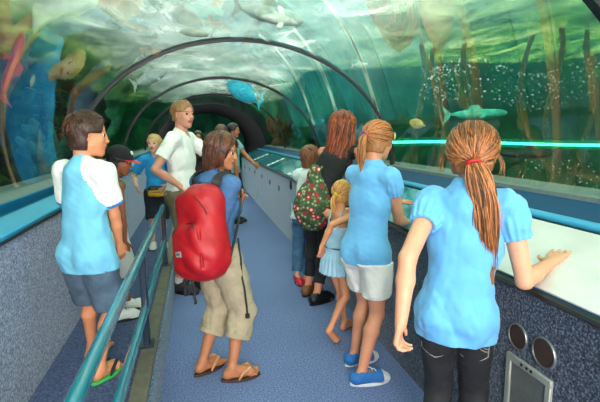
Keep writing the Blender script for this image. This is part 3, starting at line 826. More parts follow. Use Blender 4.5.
def shoe(root, s, S, upper, sole, h=.005, grow=.008, name='shoe', toe_mat=None, low=True, laces=None, opening=.0):
    """shaped shoe following the foot, with a welted sole as its child"""
    H = s.H; an, toe = getattr(s, 'an'+S), getattr(s, 'toe'+S); U = V(0, 0, 1); side = right_of(toe); hb = V(an[0], an[1], s.floor)
    pr = [Cap(hb-toe*.022*H+U*.028*H, hb+toe*.075*H+U*.024*H, .022*H+grow, .021*H+grow, k=.02), Cap(hb-toe*.006*H+U*.045*H, hb+toe*.06*H+U*.03*H, .021*H+grow*.7, .019*H+grow, k=.02),
          Cap(hb+toe*.07*H+U*.018*H, hb+toe*.1*H+U*.014*H, .021*H+grow, .016*H+grow, side, 1.15, k=.02)]
    lo, hi = field_bounds(pr, .02); f = Field(lo, hi, h)
    for p in pr: f.add(p)
    f.cut(V(0, 0, s.floor+.012), V(0, 0, -1)); f.cut(hb+U*(.066 if low else .08)*H*1.0-toe*.0, nrm(U-toe*.35*(0 if low is None else 1)))
    if opening: f.add(Cap(hb-toe*.012*H+U*.06*H, hb+toe*.045*H+U*.055*H, opening, opening*.9, k=.005), sub=True)
    v, q = f.mesh(); c = v[q].mean(1); fm = np.zeros(len(q), int); mats = [upper]
    if toe_mat is not None: mats.append(toe_mat); fm[((c-hb)@toe > .082*H)] = 1
    o = mesh_obj(name, v, q, mats, root, fm=fm)
    pts = []
    for a in np.linspace(0, 2*math.pi, 32, endpoint=False):
        x = math.cos(a); y = math.sin(a); L0 = .045*H+.0; cx_ = .035*H
        px_ = cx_+x*(.075*H+grow*1.3); wy = (.0235+.006*x)*H*1.08+grow; pts.append((px_, y*wy))
    v = []; fcs = []
    for z in (.001, .004, .016, .02):
        k = .97 if z in (.001, .02) else 1.02
        v += [hb+toe*(px_-.035*H)*k+toe*.035*H+side*py_*k+U*z for px_, py_ in pts]
    n = 32
    for k in range(3):
        for j in range(n): fcs.append((k*n+j, k*n+(j+1) % n, (k+1)*n+(j+1) % n, (k+1)*n+j))
    fcs += [tuple(range(n))[::-1], tuple(range(3*n, 4*n))]
    mesh_obj('sole', v, fcs, sole, o, smooth='auto')
    if laces is not None:
        mb = MB()
        for i in range(4):
            x = .03+.016*i; zz = .058-.0085*i
            mb.tube([hb+toe*x*H-side*.013*H+U*(zz*H+grow*.4), hb+toe*(x+.006)*H+U*(zz*H+grow+.004), hb+toe*(x+.01)*H+side*.013*H+U*(zz*H+grow*.4)], .0035, 6)
        mb.build('laces', laces, o)
    return o
def flipflop(root, s, S, m_sole, m_strap, name='sandal', wide=0):
    H = s.H; an, toe = getattr(s, 'an'+S), getattr(s, 'toe'+S); U = V(0, 0, 1); side = right_of(toe); hb = V(an[0], an[1], s.floor); v = []; f = []; n = 36
    sg = 1 if S == 'R' else -1
    for z, k in ((-.016, .96), (-.013, 1), (-.003, 1), (0, .97)):
        for a in np.linspace(0, 2*math.pi, n, endpoint=False):
            x, y = math.cos(a), math.sin(a); v.append(hb+toe*(.035+x*.083*k)*H+side*(y*(.029+.006*x-.004*math.cos(2*a))*k)*H+U*(z+.004))
    for k in range(3):
        for j in range(n): f.append((k*n+j, k*n+(j+1) % n, (k+1)*n+(j+1) % n, (k+1)*n+j))
    f += [tuple(range(n))[::-1], tuple(range(3*n, 4*n))]
    o = mesh_obj(name, v, f, m_sole, root, smooth='auto')
    mb = MB(); tp = hb+toe*.092*H+U*.02*H-side*sg*.010*H
    for sd in (-1, 1):
        mb.tube([tp-U*.012*H, tp, hb+toe*.07*H+side*sd*.018*H+U*.040*H, hb+toe*.035*H+side*sd*.029*H+U*.024*H, hb+toe*.02*H+side*sd*.030*H+U*.002], [.004, .005, .007+wide, .007+wide, .005], 8)
    mb.build('strap', m_strap, o); return o
def W(px, py, X):
    d = ray(px, py); return CP+d*X/d[0]
PA, PB = V(1.30, 0, .925), V(1.72, 0, 1.092); PNR = nrm(V(-(PB-PA)[2], 0, (PB-PA)[0]))
def PN(px, py, lift=0):
    d = ray(px, py); return CP+d*((PA-CP)@PNR)/(d@PNR)+PNR*lift
def slerp_path(sk, d0, d1, n, lift=0):
    out = []
    for t_ in np.linspace(0, 1, n): out.append(on_skull(sk, nrm(d0*(1-t_)+d1*t_), lift*math.sin(math.pi*t_)))
    return out
def pony_strands(s, n, tie_dir, seed, grow=.055, rad=.0016, tail=None, ntail=120, tail_w=.022, low=-.62, lift=.004):
    """strands combed back to the tie, then a tail through the points `tail`"""
    rg = np.random.RandomState(seed); sk = skull(s, grow); tie_dir = nrm(tie_dir); P_ = []; R_ = []
    while len(P_) < n:
        d = nrm(rg.randn(3))
        if d[2] < low or (d[1] > .45 and d[2] < .35+.3*(d[1]-.45)) or (d[1] > .1 and d[2] < -.1): continue
        q = slerp_path(sk, d, nrm(tie_dir+rg.randn(3)*.05), 8, lift*(.3+rg.rand())); P_.append(q); R_.append(rad*(.6+.8*rg.rand()))
    T = [np.asarray(p, float) for p in tail]; T = [on_skull(sk, tie_dir, .004)]+T
    tt = np.linspace(0, len(T)-1, 14); C_ = np.array([[np.interp(t_, range(len(T)), [p[i] for p in T]) for i in range(3)] for t_ in tt])
    for _ in range(2): C_[1:-1] = (C_[:-2]+2*C_[1:-1]+C_[2:])/4
    prof = np.interp(np.linspace(0, 1, 14), [0, .08, .35, .7, 1], [.4, .6, 1, .85, .45])
    sd = nrm(s.hr); bk = -s.hf
    for i in range(ntail):
        a, rr = rg.rand()*6.28, math.sqrt(rg.rand()); wob = rg.randn(2)*.15; ln = .68+.32*rg.rand()**.7; k = max(5, int(14*ln))
        P_.append([C_[j]+tail_w*prof[j]*(sd*(math.cos(a)*rr+wob[0]*math.sin(j*.6+a))+bk*.6*(math.sin(a)*rr+wob[1]*math.sin(j*.5)))for j in range(k)]); R_.append(rad*1.15*(.6+.8*rg.rand()))
    v, q, m = strands(P_, R_, rs=seed)
    # solid core of the tail
    f = Field(C_.min(0)-tail_w*1.5, C_.max(0)+tail_w*1.5, .005)
    for j in range(13): f.add(Cap(C_[j], C_[j+1], max(tail_w*prof[j]*.6, .005), max(tail_w*prof[j+1]*.6, .005), bk, .7, k=.006))
    v2, q2 = f.mesh()
    return join_mesh([(v, q, m), (v2, q2, np.zeros(len(q2), int))])
def finish_hair(root, parts, mats, name='hair'):
    v, q, m = join_mesh(parts); return mesh_obj(name, v, q, mats, root, fm=m)
def brows(root, s, m):
    for sg in (-1, 1):
        mb = MB(); c = s.head+s.hu*.095*s.hh+s.hf*.365*s.hh
        mb.tube([c+s.hr*sg*.06*s.hh, c+s.hr*sg*.13*s.hh+s.hu*.018*s.hh-s.hf*.004, c+s.hr*sg*.2*s.hh-s.hf*.055*s.hh], [.014*s.hh, .016*s.hh, .006*s.hh], 6)
        mb.build('eyebrow', m, root)
m_hem = None

# ================= girl in the foreground, back to us, hand on the glare-white panel
def girl_front():
    b = V(1.035, 1.55, 0); H = 1.59
    hw = PN(553, 266, .02); tipd = PN(568, 246, .01)-hw
    s = skeleton(b, H, 37, female=True, handR=hw, elbR=W(529, 302, 1.25), handL=P(401, 322, 1.42), poleL=V(-.5, -.4, -.1), head_az=36, head_pitch=-4, lean=(.02, .03), pelvis=V(1.008, 1.568, .525*1.59), width=.94, shrug=-.018, arm_k=1.10, s_neck=-.022,
                 footR=b[:2]+V(.08, .02), footL=b[:2]+V(-.08, .05), build=1.0)
    root = empty('person', b, 'person with long red-tied ponytail in light blue polo shirt pressing one hand on glare-white panel', 'person', 'visitors in the tunnel')
    nR = PNR+V(-.25, 0, 0)
    build_body(root, s, ('fair', (222, 158, 126)), .0048, hands=(('half', V(-.1, .12, -1), None), ('flat', tipd, PNR)), face=False)
    mS = mat('blue_polo_cotton', (98, 172, 226), .8, .06, 12, .3, 700, .0008, sheen=.2)
    sh = shirt(root, s, mS, .0052, off=.013, hem=.722, flare=.006, sleeve=.42, sl_off=.008, puff=.004, seed=11, fold=.0085, neck_r=.046)
    # collar, folded down round the neck
    c0 = s.neck+s.up*.014
    pr = []; fcol = Field(c0-.14, c0+.14, .0045)
    for j in range(20):
        a0, a1 = [math.radians(35+(290*(k/20)))for k in (j, j+1)]
        q0, q1 = [c0+(s.cf*math.cos(a)*.056+s.cr*math.sin(a)*.060)+V(0, 0, .004-.004*math.cos(a)) for a in (a0, a1)]
        o0, o1 = [c0+(s.cf*math.cos(a)*.088+s.cr*math.sin(a)*.098)-V(0, 0, .030) for a in (a0, a1)]
        fcol.add(Cap(q0+V(0, 0, .018), q1+V(0, 0, .018), .0055, .0055, k=.004)); fcol.add(Cap((q0+o0)/2+V(0, 0, .008), (q1+o1)/2+V(0, 0, .008), .009, .009, k=.008)); fcol.add(Cap(o0, o1, .0085, .0085, k=.012))
    v, q = fcol.mesh(); mesh_obj('collar', v, q, mS, sh)
    mJ = mat('black_denim', (30, 30, 34), .8, .45, 14, .5, 500)
    st = mat('pale_stitching', (150, 146, 138), .8, .1, 50, 0)
    tr = trousers(root, s, mJ, .006, top=.775, length=1.95, off=.007, seed=4, name='jeans', fold=.004)
    # stitched back pockets laid on the seat
    D = torso_prims(s); 
    def surf(p, d, off):
        """march from p along -d until the trousers skin"""
        pr = [x.off(.007) for x in torso_prims(s)+limb_prims(s, False, True) if x.tag in ('torso', 'hip', 'thigh')]
        t_ = 0
        for _ in range(60):
            q = p-d*t_; dd = min(float(x.d(*q)) for x in pr)
            if dd < .001: break
            t_ += max(dd*.7, .001)
        return p-d*t_
    for sg in (-1, 1):
        out = [(-.062, .062), (.062, .058), (.058, -.05), (0, -.078), (-.058, -.05), (-.062, .062)]; mb = MB(); bk = -s.f
        cpos = s.pel+s.r*sg*.072+V(0, 0, -.135)
        pts = []
        for (x0, z0), (x1, z1) in zip(out[:-1], out[1:]):
            for t_ in np.linspace(0, 1, 7)[:-1]: pts.append(surf(cpos+s.r*(x0+(x1-x0)*t_)+V(0, 0, z0+(z1-z0)*t_)+bk*.25, bk, .023))
        mb.tube(pts, .0028, 6, closed=True)
        arc_ = [surf(cpos+s.r*x+V(0, 0, .012+.02*math.cos(x*52))+bk*.25, bk, .0235) for x in np.linspace(-.055, .055, 13)]
        mb.tube(arc_, .0024, 6); arc_ = [surf(cpos+s.r*x+V(0, 0, -.004+.02*math.cos(x*52))+bk*.25, bk, .0235) for x in np.linspace(-.055, .055, 13)]; mb.tube(arc_, .0024, 6)
        mb.build('back_pocket', st, tr)
    for S in 'LR': shoe(root, s, S, mat('black_canvas', (30, 30, 34), .8), m_black)
    hm = hair_mats('ginger', (138, 88, 52), 1.5, .5)
    sk = skull(s, .10); td = V(.1, -.9, -.52)
    cap = hair_cap(s, .095, nape=-.36, front=.3, side=-.12, h=.0045, seed=5, amp=.0025)
    tie = on_skull(sk, td, .008)
    tail = [tie+V(.0, -.02, -.03), P(484, 196, tie[1]-.04), P(486, 222, tie[1]-.045), P(488, 250, tie[1]-.04), P(491, 282, tie[1]-.03)]
    pt = pony_strands(s, 1100, td, 7, grow=.105, rad=.0012, tail=tail, ntail=760, tail_w=.048, lift=.008)
    # flyaway wisps by the ears and nape
    rg = np.random.RandomState(2); W_ = []
    for i in range(26):
        sg = -1 if i % 2 else 1; d = nrm(V(sg*.9, .1+.3*rg.rand(), -.1-.2*rg.rand())); p0 = on_skull(sk, d, .004)
        e = p0+s.hr*sg*(.005+.03*rg.rand())-V(0, 0, .05+.07*rg.rand())-s.hf*.03*rg.rand()
        W_.append([p0, p0*.6+e*.4+s.hr*sg*.012, p0*.25+e*.75+s.hr*sg*.012*rg.rand(), e])
    finish_hair(root, [cap, pt, strands(W_, [.0009]*26)], hm)
    tdw = nrm(tail[0]-on_skull(sk, td, 0)+V(0, 0, -.01))
    mb = MB(); a_ = nrm(np.cross(tdw, V(0, 0, 1))); b_ = np.cross(tdw, a_); mb.tube([tie+tdw*.006+.0235*(a_*math.cos(t_)+b_*math.sin(t_)*.8) for t_ in np.linspace(0, 2*math.pi, 25)[:-1]], .0065, 10, closed=True)
    mb.build('hair_tie', mat('red_elastic', (206, 24, 30), .5, .15, 60, .4, 400), root)

# ================= teenager in white shorts
def teen():
    b = V(.98, 2.56, 0); H = 1.61
    fl = .002
    hand = P(401, 227, 2.5); hand = PN(407, 226, .03)
    s = skeleton(b, H, 60, female=True, handR=hand, poleR=V(-.2, -.6, -1), handL=V(1.42, 2.95, 1.03), poleL=V(0, .6, -1), head_az=66, head_pitch=-9, lean=(.05, .0),
                 pelvis=V(1.0, 2.56, .525*H), footR=V(.945, 2.46), footL=V(.985, 2.70), toeR=88, toeL=76, width=.90, shrug=-.012)
    root = empty('person', b, 'person with golden ponytail in light blue blouse, white shorts and blue slip-on shoes', 'person', 'visitors in the tunnel')
    build_body(root, s, ('rosy', (216, 146, 112)), .0055, hands=(('relax', V(.8, .2, .1), PNR), ('relax', V(.95, .1, .05), PNR)), bare=False)
    mS = mat('blue_blouse_cotton', (106, 178, 228), .8, .06, 12, .3, 700, .0008, sheen=.2)
    sh = shirt(root, s, mS, .0058, off=.013, hem=.755, flare=.010, sleeve=.40, sl_off=.008, puff=.005, seed=31, fold=.007, neck_r=.046)
    c0 = s.neck-s.up*.01; fcol = Field(c0-.13, c0+.13, .005)
    for j in range(18):
        a0, a1 = [math.radians(30+300*k/18) for k in (j, j+1)]
        q0, q1 = [c0+(s.cf*math.cos(a)*.054+s.cr*math.sin(a)*.056)+V(0, 0, .016) for a in (a0, a1)]
        fcol.add(Cap(q0, q1, .0065, .0065, k=.004)); fcol.add(Cap(q0+nrm(q0-c0)*.01-V(0, 0, .014), q1+nrm(q1-c0)*.01-V(0, 0, .014), .008, .008, k=.01))
    v, q = fcol.mesh(); mesh_obj('collar', v, q, mS, sh)
    mW = mat('white_shorts_cotton', (238, 236, 228), .85, .04, 16, .4, 400)
    tr = trousers(root, s, mW, .006, top=.775, length=.66, off=.016, lof=.026, cuff_off=.028, seed=14, name='shorts', fold=.009, seat=.004)
    for S in 'LR':
        hp, kn = getattr(s, 'hip'+S), getattr(s, 'kn'+S); ringband('cuff', hp+(kn-hp)*.65, nrm(kn-hp), (.0475-.0165*.68)*H+.033, mW, tr, w_=.028)
    mU = mat('blue_canvas', (42, 108, 178), .8, .12, 40, .3, 500); mWh = mat('white_rubber', (222, 224, 222), .45, .04, 20, 0)
    for S in 'LR': shoe(root, s, S, mU, mWh, .0048, grow=.007, toe_mat=mWh, laces=mWh, opening=.027)
    hm = hair_mats('golden', (166, 110, 62), 1.3, .5); sk = skull(s, .075); td = V(.05, -.96, -.02)
    cap = hair_cap(s, .06, nape=-.34, front=.30, side=-.14, h=.005, seed=15, amp=.003)
    tie = on_skull(sk, td, .006)
    tail = [tie-s.hf*.025-V(0, 0, .02), tie-s.hf*.035-V(0, 0, .08), tie-s.hf*.03-V(0, 0, .15), tie-s.hf*.035-V(0, 0, .235)]
    finish_hair(root, [cap, pony_strands(s, 420, td, 17, grow=.068, rad=.0017, tail=tail, ntail=130, tail_w=.03, lift=.006)], hm)
    tdw = nrm(tail[0]-on_skull(sk, td, 0)); a_ = nrm(np.cross(tdw, V(0, 0, 1))); b_ = np.cross(tdw, a_)
    MB().tube([tie+tdw*.006+.019*(a_*math.cos(t_)+b_*math.sin(t_)) for t_ in np.linspace(0, 2*math.pi, 21)[:-1]], .006, 8, closed=True).build('hair_tie', mat('mauve_elastic', (176, 92, 110), .5, .15, 60, .4, 400), root)
    # flower clip above the ear
    fc = on_skull(sk, V(.72, .55, .1), .004); mb = MB(); fo_ = nrm(fc-sk[0])
    a_ = nrm(np.cross(fo_, s.hu)); b_ = np.cross(fo_, a_)
    for i in range(5):
        q = fc+.013*(a_*math.cos(i*1.257)+b_*math.sin(i*1.257)); mb.disc_stack(q, fo_, [(.001, -.002), (.010, 0), (.009, .003), (.001, .005)], 10)
    mb.disc_stack(fc, fo_, [(.001, -.002), (.006, 0), (.006, .006), (.001, .009)], 10)
    mb.build('flower_clip', mat('cream_flower_clip', (240, 226, 190), .5, .06, 30, 0), root)

# ================= woman with the red rucksack
def woman_rucksack():
    gz = .013; b = V(.065, 2.80, gz); H = 1.555
    s = skeleton(b, H, 50, female=True, handR=P(234, 200, 2.86), poleR=V(-.5, -.3, -1), handL=P(238, 206, 3.08), poleL=V(0, .3, -1), head_az=108, head_pitch=-10, lean=(.0, .0), chest_az=54,
                 footR=V(.165, 2.70, gz), footL=V(-.015, 2.83, gz), toeR=82, toeL=52, floor=gz, width=1.04, build=1.05, pelvis=V(.10, 2.82, .52*H), neck_fwd=.015)
    root = empty('person', V(.12, 2.80, 0), 'person with dark bob wearing red rucksack, blue top and rolled khaki capri trousers', 'person', 'visitors in the tunnel')
    build_body(root, s, ('tan', (190, 122, 84)), .0055, hands=(('half', V(.2, -.1, .9), None), ('grip', V(.35, -.1, .9), V(.2, -1, .1))), eyes=(30, 20, 16))
    brows(root, s, mat('brow_black', (34, 24, 20), .6))
    mS = mat('blue_marl_jersey', (66, 104, 148), .85, .16, 60, .3, 600)
    sh = shirt(root, s, mS, .0058, off=.012, hem=.80, flare=.006, sleeve=.98, sl_off=.012, seed=21, fold=.005, neck_r=.056)
    mTr = mat('navy_rib', (26, 44, 92), .8)
    mid = s.elR+(s.shR-s.elR)*.42; ringband('sleeve_band', mid, nrm(s.elR-s.shR), .0255*H+.0135, mTr, sh, w_=.012)
    ringband('sleeve_band', s.elR+(s.shR-s.elR)*.10, nrm(s.elR-s.shR), .0215*H+.0135, mTr, sh, w_=.012)
    mK = mat('khaki_cotton', (176, 160, 132), .85, .08, 14, .4, 300)
    tr = trousers(root, s, mK, .006, top=.88, length=1.50, off=.012, lof=.024, cuff_off=.036, seed=24, name='capri_trousers', fold=.010, seat=.006)
    for S in 'LR':
        kn, an = getattr(s, 'kn'+S), getattr(s, 'an'+S); ringband('cuff', kn+(an-kn)*.47, nrm(an-kn), .0255*H+.043, mK, tr, w_=.03)
    mSo = mat('brown_sandal_sole', (70, 44, 30), .7, .15, 30, .2); mSt = mat('tan_leather_strap', (196, 140, 96), .55, .1, 30, .2)
    for S in 'LR': flipflop(root, s, S, mSo, mSt, wide=.006)
    # watch / wristband
    ringband('wristband', s.wrR+(s.elR-s.wrR)*.14, nrm(s.wrR-s.elR), .0275, mat('black_strap', (18, 18, 20), .5), root, w_=.026)
    # layered bob with a fringe
    hm = hair_mats('dark_brown', (70, 40, 26), 1.75, .5); rg = np.random.RandomState(9); sk = skull(s, .10)
    hh = s.hh
    ex = [Cap(s.head+s.hu*.05*hh-s.hf*.16*hh, s.head-s.hu*.48*hh-s.hf*.22*hh, .40*hh, .29*hh, s.hf, .9, k=.05*hh)]
    cap = hair_cap(s, .095, nape=-.62, front=.30, side=-.75, h=.005, seed=6, amp=.006, extra=ex)
    ff = []; R_ = []
    while len(ff) < 420:
        d = nrm(rg.randn(3))
        if d[2] < .0 or (d[1] > .55 and d[2] < .45): continue
        side = np.array([d[0], d[1], 0]); side = nrm(side+1e-6)
        if side[1] > .35: side = nrm(np.array([side[0]+(.7 if d[0] > 0 else -.7), min(side[1], .72), 0]))
        p = slerp_path(sk, d, nrm(side+np.array([0, 0, -.05])), 6, .004); e = p[-1]; L = (.52+.2*rg.rand())*hh if side[1] < .25 else .22*hh*rg.rand()+.1
        if side[1] > .5: L = .05*hh
        inn = -(s.hr*side[0]+s.hf*side[1])*.10*hh
        for k in (1, 2, 3, 4): p.append(e-s.hu*L*k/4+inn*(k/4)**2+rg.randn(3)*.002)
        ff.append(p); R_.append(.0019*(.6+.8*rg.rand()))
    finish_hair(root, [cap, strands(ff, R_, rs=3)], hm)
    return s
def rucksack(s):
    cx, cy = 0, 0
    bc = s.chest-s.cf*.165+V(0, 0, -.10)+s.cr*.085; A = np.array([s.cr, s.cf, V(0, 0, 1)]); tl = nrm(V(0, 0, 1)+s.cf*.10-s.cr*.24); A = np.array([nrm(np.cross(s.cf, tl)), s.cf, tl])
    A[1] = np.cross(A[2], A[0])
    root = empty('rucksack', bc-A[2]*.27, 'bulging red rucksack with black straps worn on the back of the dark-haired person', 'rucksack')
    X, Y, Z = A
    f = Field(bc-.36, bc+.36, .006)
    f.add(RBox(bc, V(.165, .095, .255), A, .085, k=.0)); f.add(Ell(bc-Z*.13-Y*.035+X*.0, V(.175, .125, .15), A, k=.05)); f.add(RBox(bc-Y*.07-Z*.09, V(.13, .07, .13), A, .05, k=.03))
    f.add(Ell(bc+Z*.16+Y*.01, V(.14, .085, .12), A, k=.05))
    wf = wave_noise(41, 20, .010, (1, 1, .7)); f.displace(wf)
    # seam between body and front pocket
    for sg in (-1, 1): f.add(Cap(bc-Y*.115+X*sg*.125+Z*.02, bc-Y*.115+X*sg*.125-Z*.2, .006, .006, k=.01), sub=True)
    v, q = f.mesh(); mR = mat('red_nylon', (176, 10, 26), .5, .12, 20, .35, 600); mesh_obj('bag_body', v, q, mR, root)
    mB = mat('black_webbing', (20, 20, 22), .6, .2, 60, .3, 800)
    # zips
    def on(p, d):
        t_ = 0
        pr = [RBox(bc, V(.165, .095, .255), A, .085), Ell(bc-Z*.13-Y*.035, V(.175, .125, .15), A), RBox(bc-Y*.07-Z*.09, V(.13, .07, .13), A, .05), Ell(bc+Z*.16+Y*.01, V(.14, .085, .12), A)]
        for _ in range(60):
            x = p+d*t_; dd = min(float(k.d(*x)) for k in pr)
            if dd < .004: break
            t_ += max(dd*.6, .001)
        return p+d*t_
    zp = [on(bc+X*(.115*math.cos(a))+Z*(-.02+.075*math.sin(a))-Y*.4, Y) for a in np.linspace(math.radians(5), math.radians(175), 15)]
    MB().tube(zp, .005, 8).build('zip', mB, root)
    zp = [on(bc+X*(.15*math.cos(a))+Z*(.06+.17*math.sin(a))-Y*.4, Y) for a in np.linspace(math.radians(10), math.radians(170), 17)]
    MB().tube(zp, .004, 8).build('zip', mat('dark_red_piping', (112, 8, 18), .6), root)
    lb = on(bc-Z*.115-Y*.4-X*.02, Y); MB().box(lb-Y*.002, (.026, .004, .016), A, bev=.002).build('badge', mat('grey_badge', (150, 150, 152), .5), root)
    MB().box(lb-Y*.007, (.014, .0015, .0035), A).build('badge_mark', mat('black_strap', (18, 18, 20)), root)
    # shoulder straps: over the shoulder and back under the arm
    for S, sg in (('R', 1), ('L', -1)):
        sh = getattr(s, 'sh'+S); H = s.H; q0 = sh-s.cr*sg*.035
        pts = [bc+Z*.20+Y*.07+X*sg*.06, q0-s.cf*.085+V(0, 0, .035), q0+V(0, 0, .062)-s.cf*.02, q0+s.cf*.06+V(0, 0, .04), q0+s.cf*.105+V(0, 0, -.03), q0+s.cf*.105-V(0, 0, .12), q0+s.cf*.05+s.cr*sg*.035-V(0, 0, .24), bc-Z*.17+Y*.06+X*sg*.15]
        P2 = [];  pts = np.array(pts)
        tt = np.linspace(0, len(pts)-1, 40); P2 = np.array([[np.interp(t_, range(len(pts)), pts[:, i]) for i in range(3)] for t_ in tt])
        for _ in range(3): P2[1:-1] = (P2[:-2]+2*P2[1:-1]+P2[2:])/4
        v = []; fc = []
        for i, p in enumerate(P2):
            t_ = nrm(P2[min(i+1, 39)]-P2[max(i-1, 0)]); o_ = nrm(p-(s.chest+V(0, 0, .1))); w_ = nrm(np.cross(t_, o_)); o_ = np.cross(w_, t_)
            hw = .027 if i < 26 else .012
            for a, c_ in ((-1, -.004), (1, -.004), (1, .006), (-1, .006)): v.append(p+w_*hw*a+o_*c_)
        for i in range(39):
            for k in range(4): fc.append((i*4+k, i*4+(k+1) % 4, i*4+4+(k+1) % 4, i*4+4+k))
        fc += [(3, 2, 1, 0), (156, 157, 158, 159)]
        mesh_obj('shoulder_strap', v, fc, mB, root, smooth='auto')
    def dangling(p, L, sway, wd=.008, seed=0):
        rg = np.random.RandomState(seed); pts = [p]
        for k in range(1, 9): pts.append(p+V(0, 0, -L*k/8)+sway*(k/8)+V(*(rg.randn(3)*.004)))
        MB().tube(pts, wd, 8, flat=((0, 1, .01), .35)).build('strap_tail', mB, root)
        return pts[-1]
    dangling(P(189, 270, 2.62), .16, V(-.03, 0, 0), .010, 1); dangling(P(186, 268, 2.64), .10, V(-.01, -.01, 0), .010, 2); dangling(P(192, 272, 2.62), .20, V(.012, .0, 0), .008, 3)
    e = dangling(P(238, 238, 2.70), .50, V(.045, 0, 0), .006, 4); MB().box(e, (.014, .008, .016), bev=.004).build('buckle', m_black, root)
    MB().tube([bc+Z*.24-X*.03-Y*.02, bc+Z*.285-X*.03, bc+Z*.285+X*.03, bc+Z*.24+X*.03-Y*.02], .007, 8).build('grab_handle', mB, root)

# ================= man in white polo
def man():
    b = V(-.15, 4.50, 0); H = 1.86
    s = skeleton(b, H, 112, female=False, handR=P(180, 186, 4.33), poleR=V(-.8, -.3, -.2), handL=P(200, 180, 4.6), poleL=V(.9, .1, -.3), head_az=136, head_pitch=0, lean=(.0, -.02),
                 footR=V(-.23, 4.44), footL=V(.0, 4.50), toeR=118, toeL=120, build=.98, width=.9)
    root = empty('person', b, 'tall person with short sandy hair in white polo shirt, belt and olive shorts', 'person', 'visitors in the tunnel')
    build_body(root, s, ('ruddy', (214, 148, 122)), .0062, hands=(('relax', V(0, 0, -1), None), ('half', V(.3, 0, -1), V(-1, -.3, 0))), bare=False)
    mS = mat('white_pique', (236, 234, 228), .85, .03, 12, .3, 500)
    sh = shirt(root, s, mS, .0062, off=.016, hem=s.pel[2]+.005, flare=.012, sleeve=.62, sl_off=.016, seed=51, fold=.008, neck_r=.058)
    c0 = s.neck-V(0, 0, .012); fcol = Field(c0-.14, c0+.14, .006)
    for j in range(18):
        a0, a1 = [math.radians(22+316*k/18) for k in (j, j+1)]
        q0, q1 = [c0+(s.cf*math.cos(a)*.066+s.cr*math.sin(a)*.068)+V(0, 0, .016-.016*math.cos(a)) for a in (a0, a1)]
        fcol.add(Cap(q0, q1, .008, .008, k=.004)); fcol.add(Cap(q0+nrm(q0-c0)*.016-V(0, 0, .018), q1+nrm(q1-c0)*.016-V(0, 0, .018), .009, .009, k=.01))
    v, q = fcol.mesh(); mesh_obj('collar', v, q, mS, sh)
    mK = mat('olive_shorts_cotton', (112, 98, 76), .85, .18, 16, .4, 300)
    tr = trousers(root, s, mK, .0065, top=s.pel[2]+.05, length=1.02, off=.012, lof=.03, cuff_off=.035, seed=54, name='shorts', fold=.008)
    ring = [s.pel+V(0, 0, .035)+s.f*math.cos(a)*.128+s.r*math.sin(a)*.172 for a in np.linspace(0, 2*math.pi, 33)[:-1]]
    MB().tube(ring, .018, 8, closed=True, flat=((0, 0, 1), 1.0)).build('belt', mat('brown_belt', (104, 52, 34), .5), root)
    mSh = mat('dark_trainer_suede', (44, 42, 44), .7, .2, 40, .3); mWk = mat('white_sock', (228, 228, 224), .9, .05, 50, .4)
    for S in 'LR':
        shoe(root, s, S, mSh, m_black, .0055, grow=.009, laces=mWk, low=False)
        an, kn = getattr(s, 'an'+S), getattr(s, 'kn'+S); MB().tube([an-V(0, 0, .02), an+(kn-an)*.10, an+(kn-an)*.17], [.04, .042, .045], 16).build('sock', mWk, root)
    hm = hair_mats('sandy', (150, 108, 66), 1.3, .55)
    cap = hair_cap(s, .035, nape=-.24, front=.34, side=.08, hl=.34, h=.0055, seed=8, amp=.004)
    finish_hair(root, [cap, short_strands(s, 260, .05, 5, .05, hairline=.3, low=-.25)], hm); brows(root, s, hm[2])

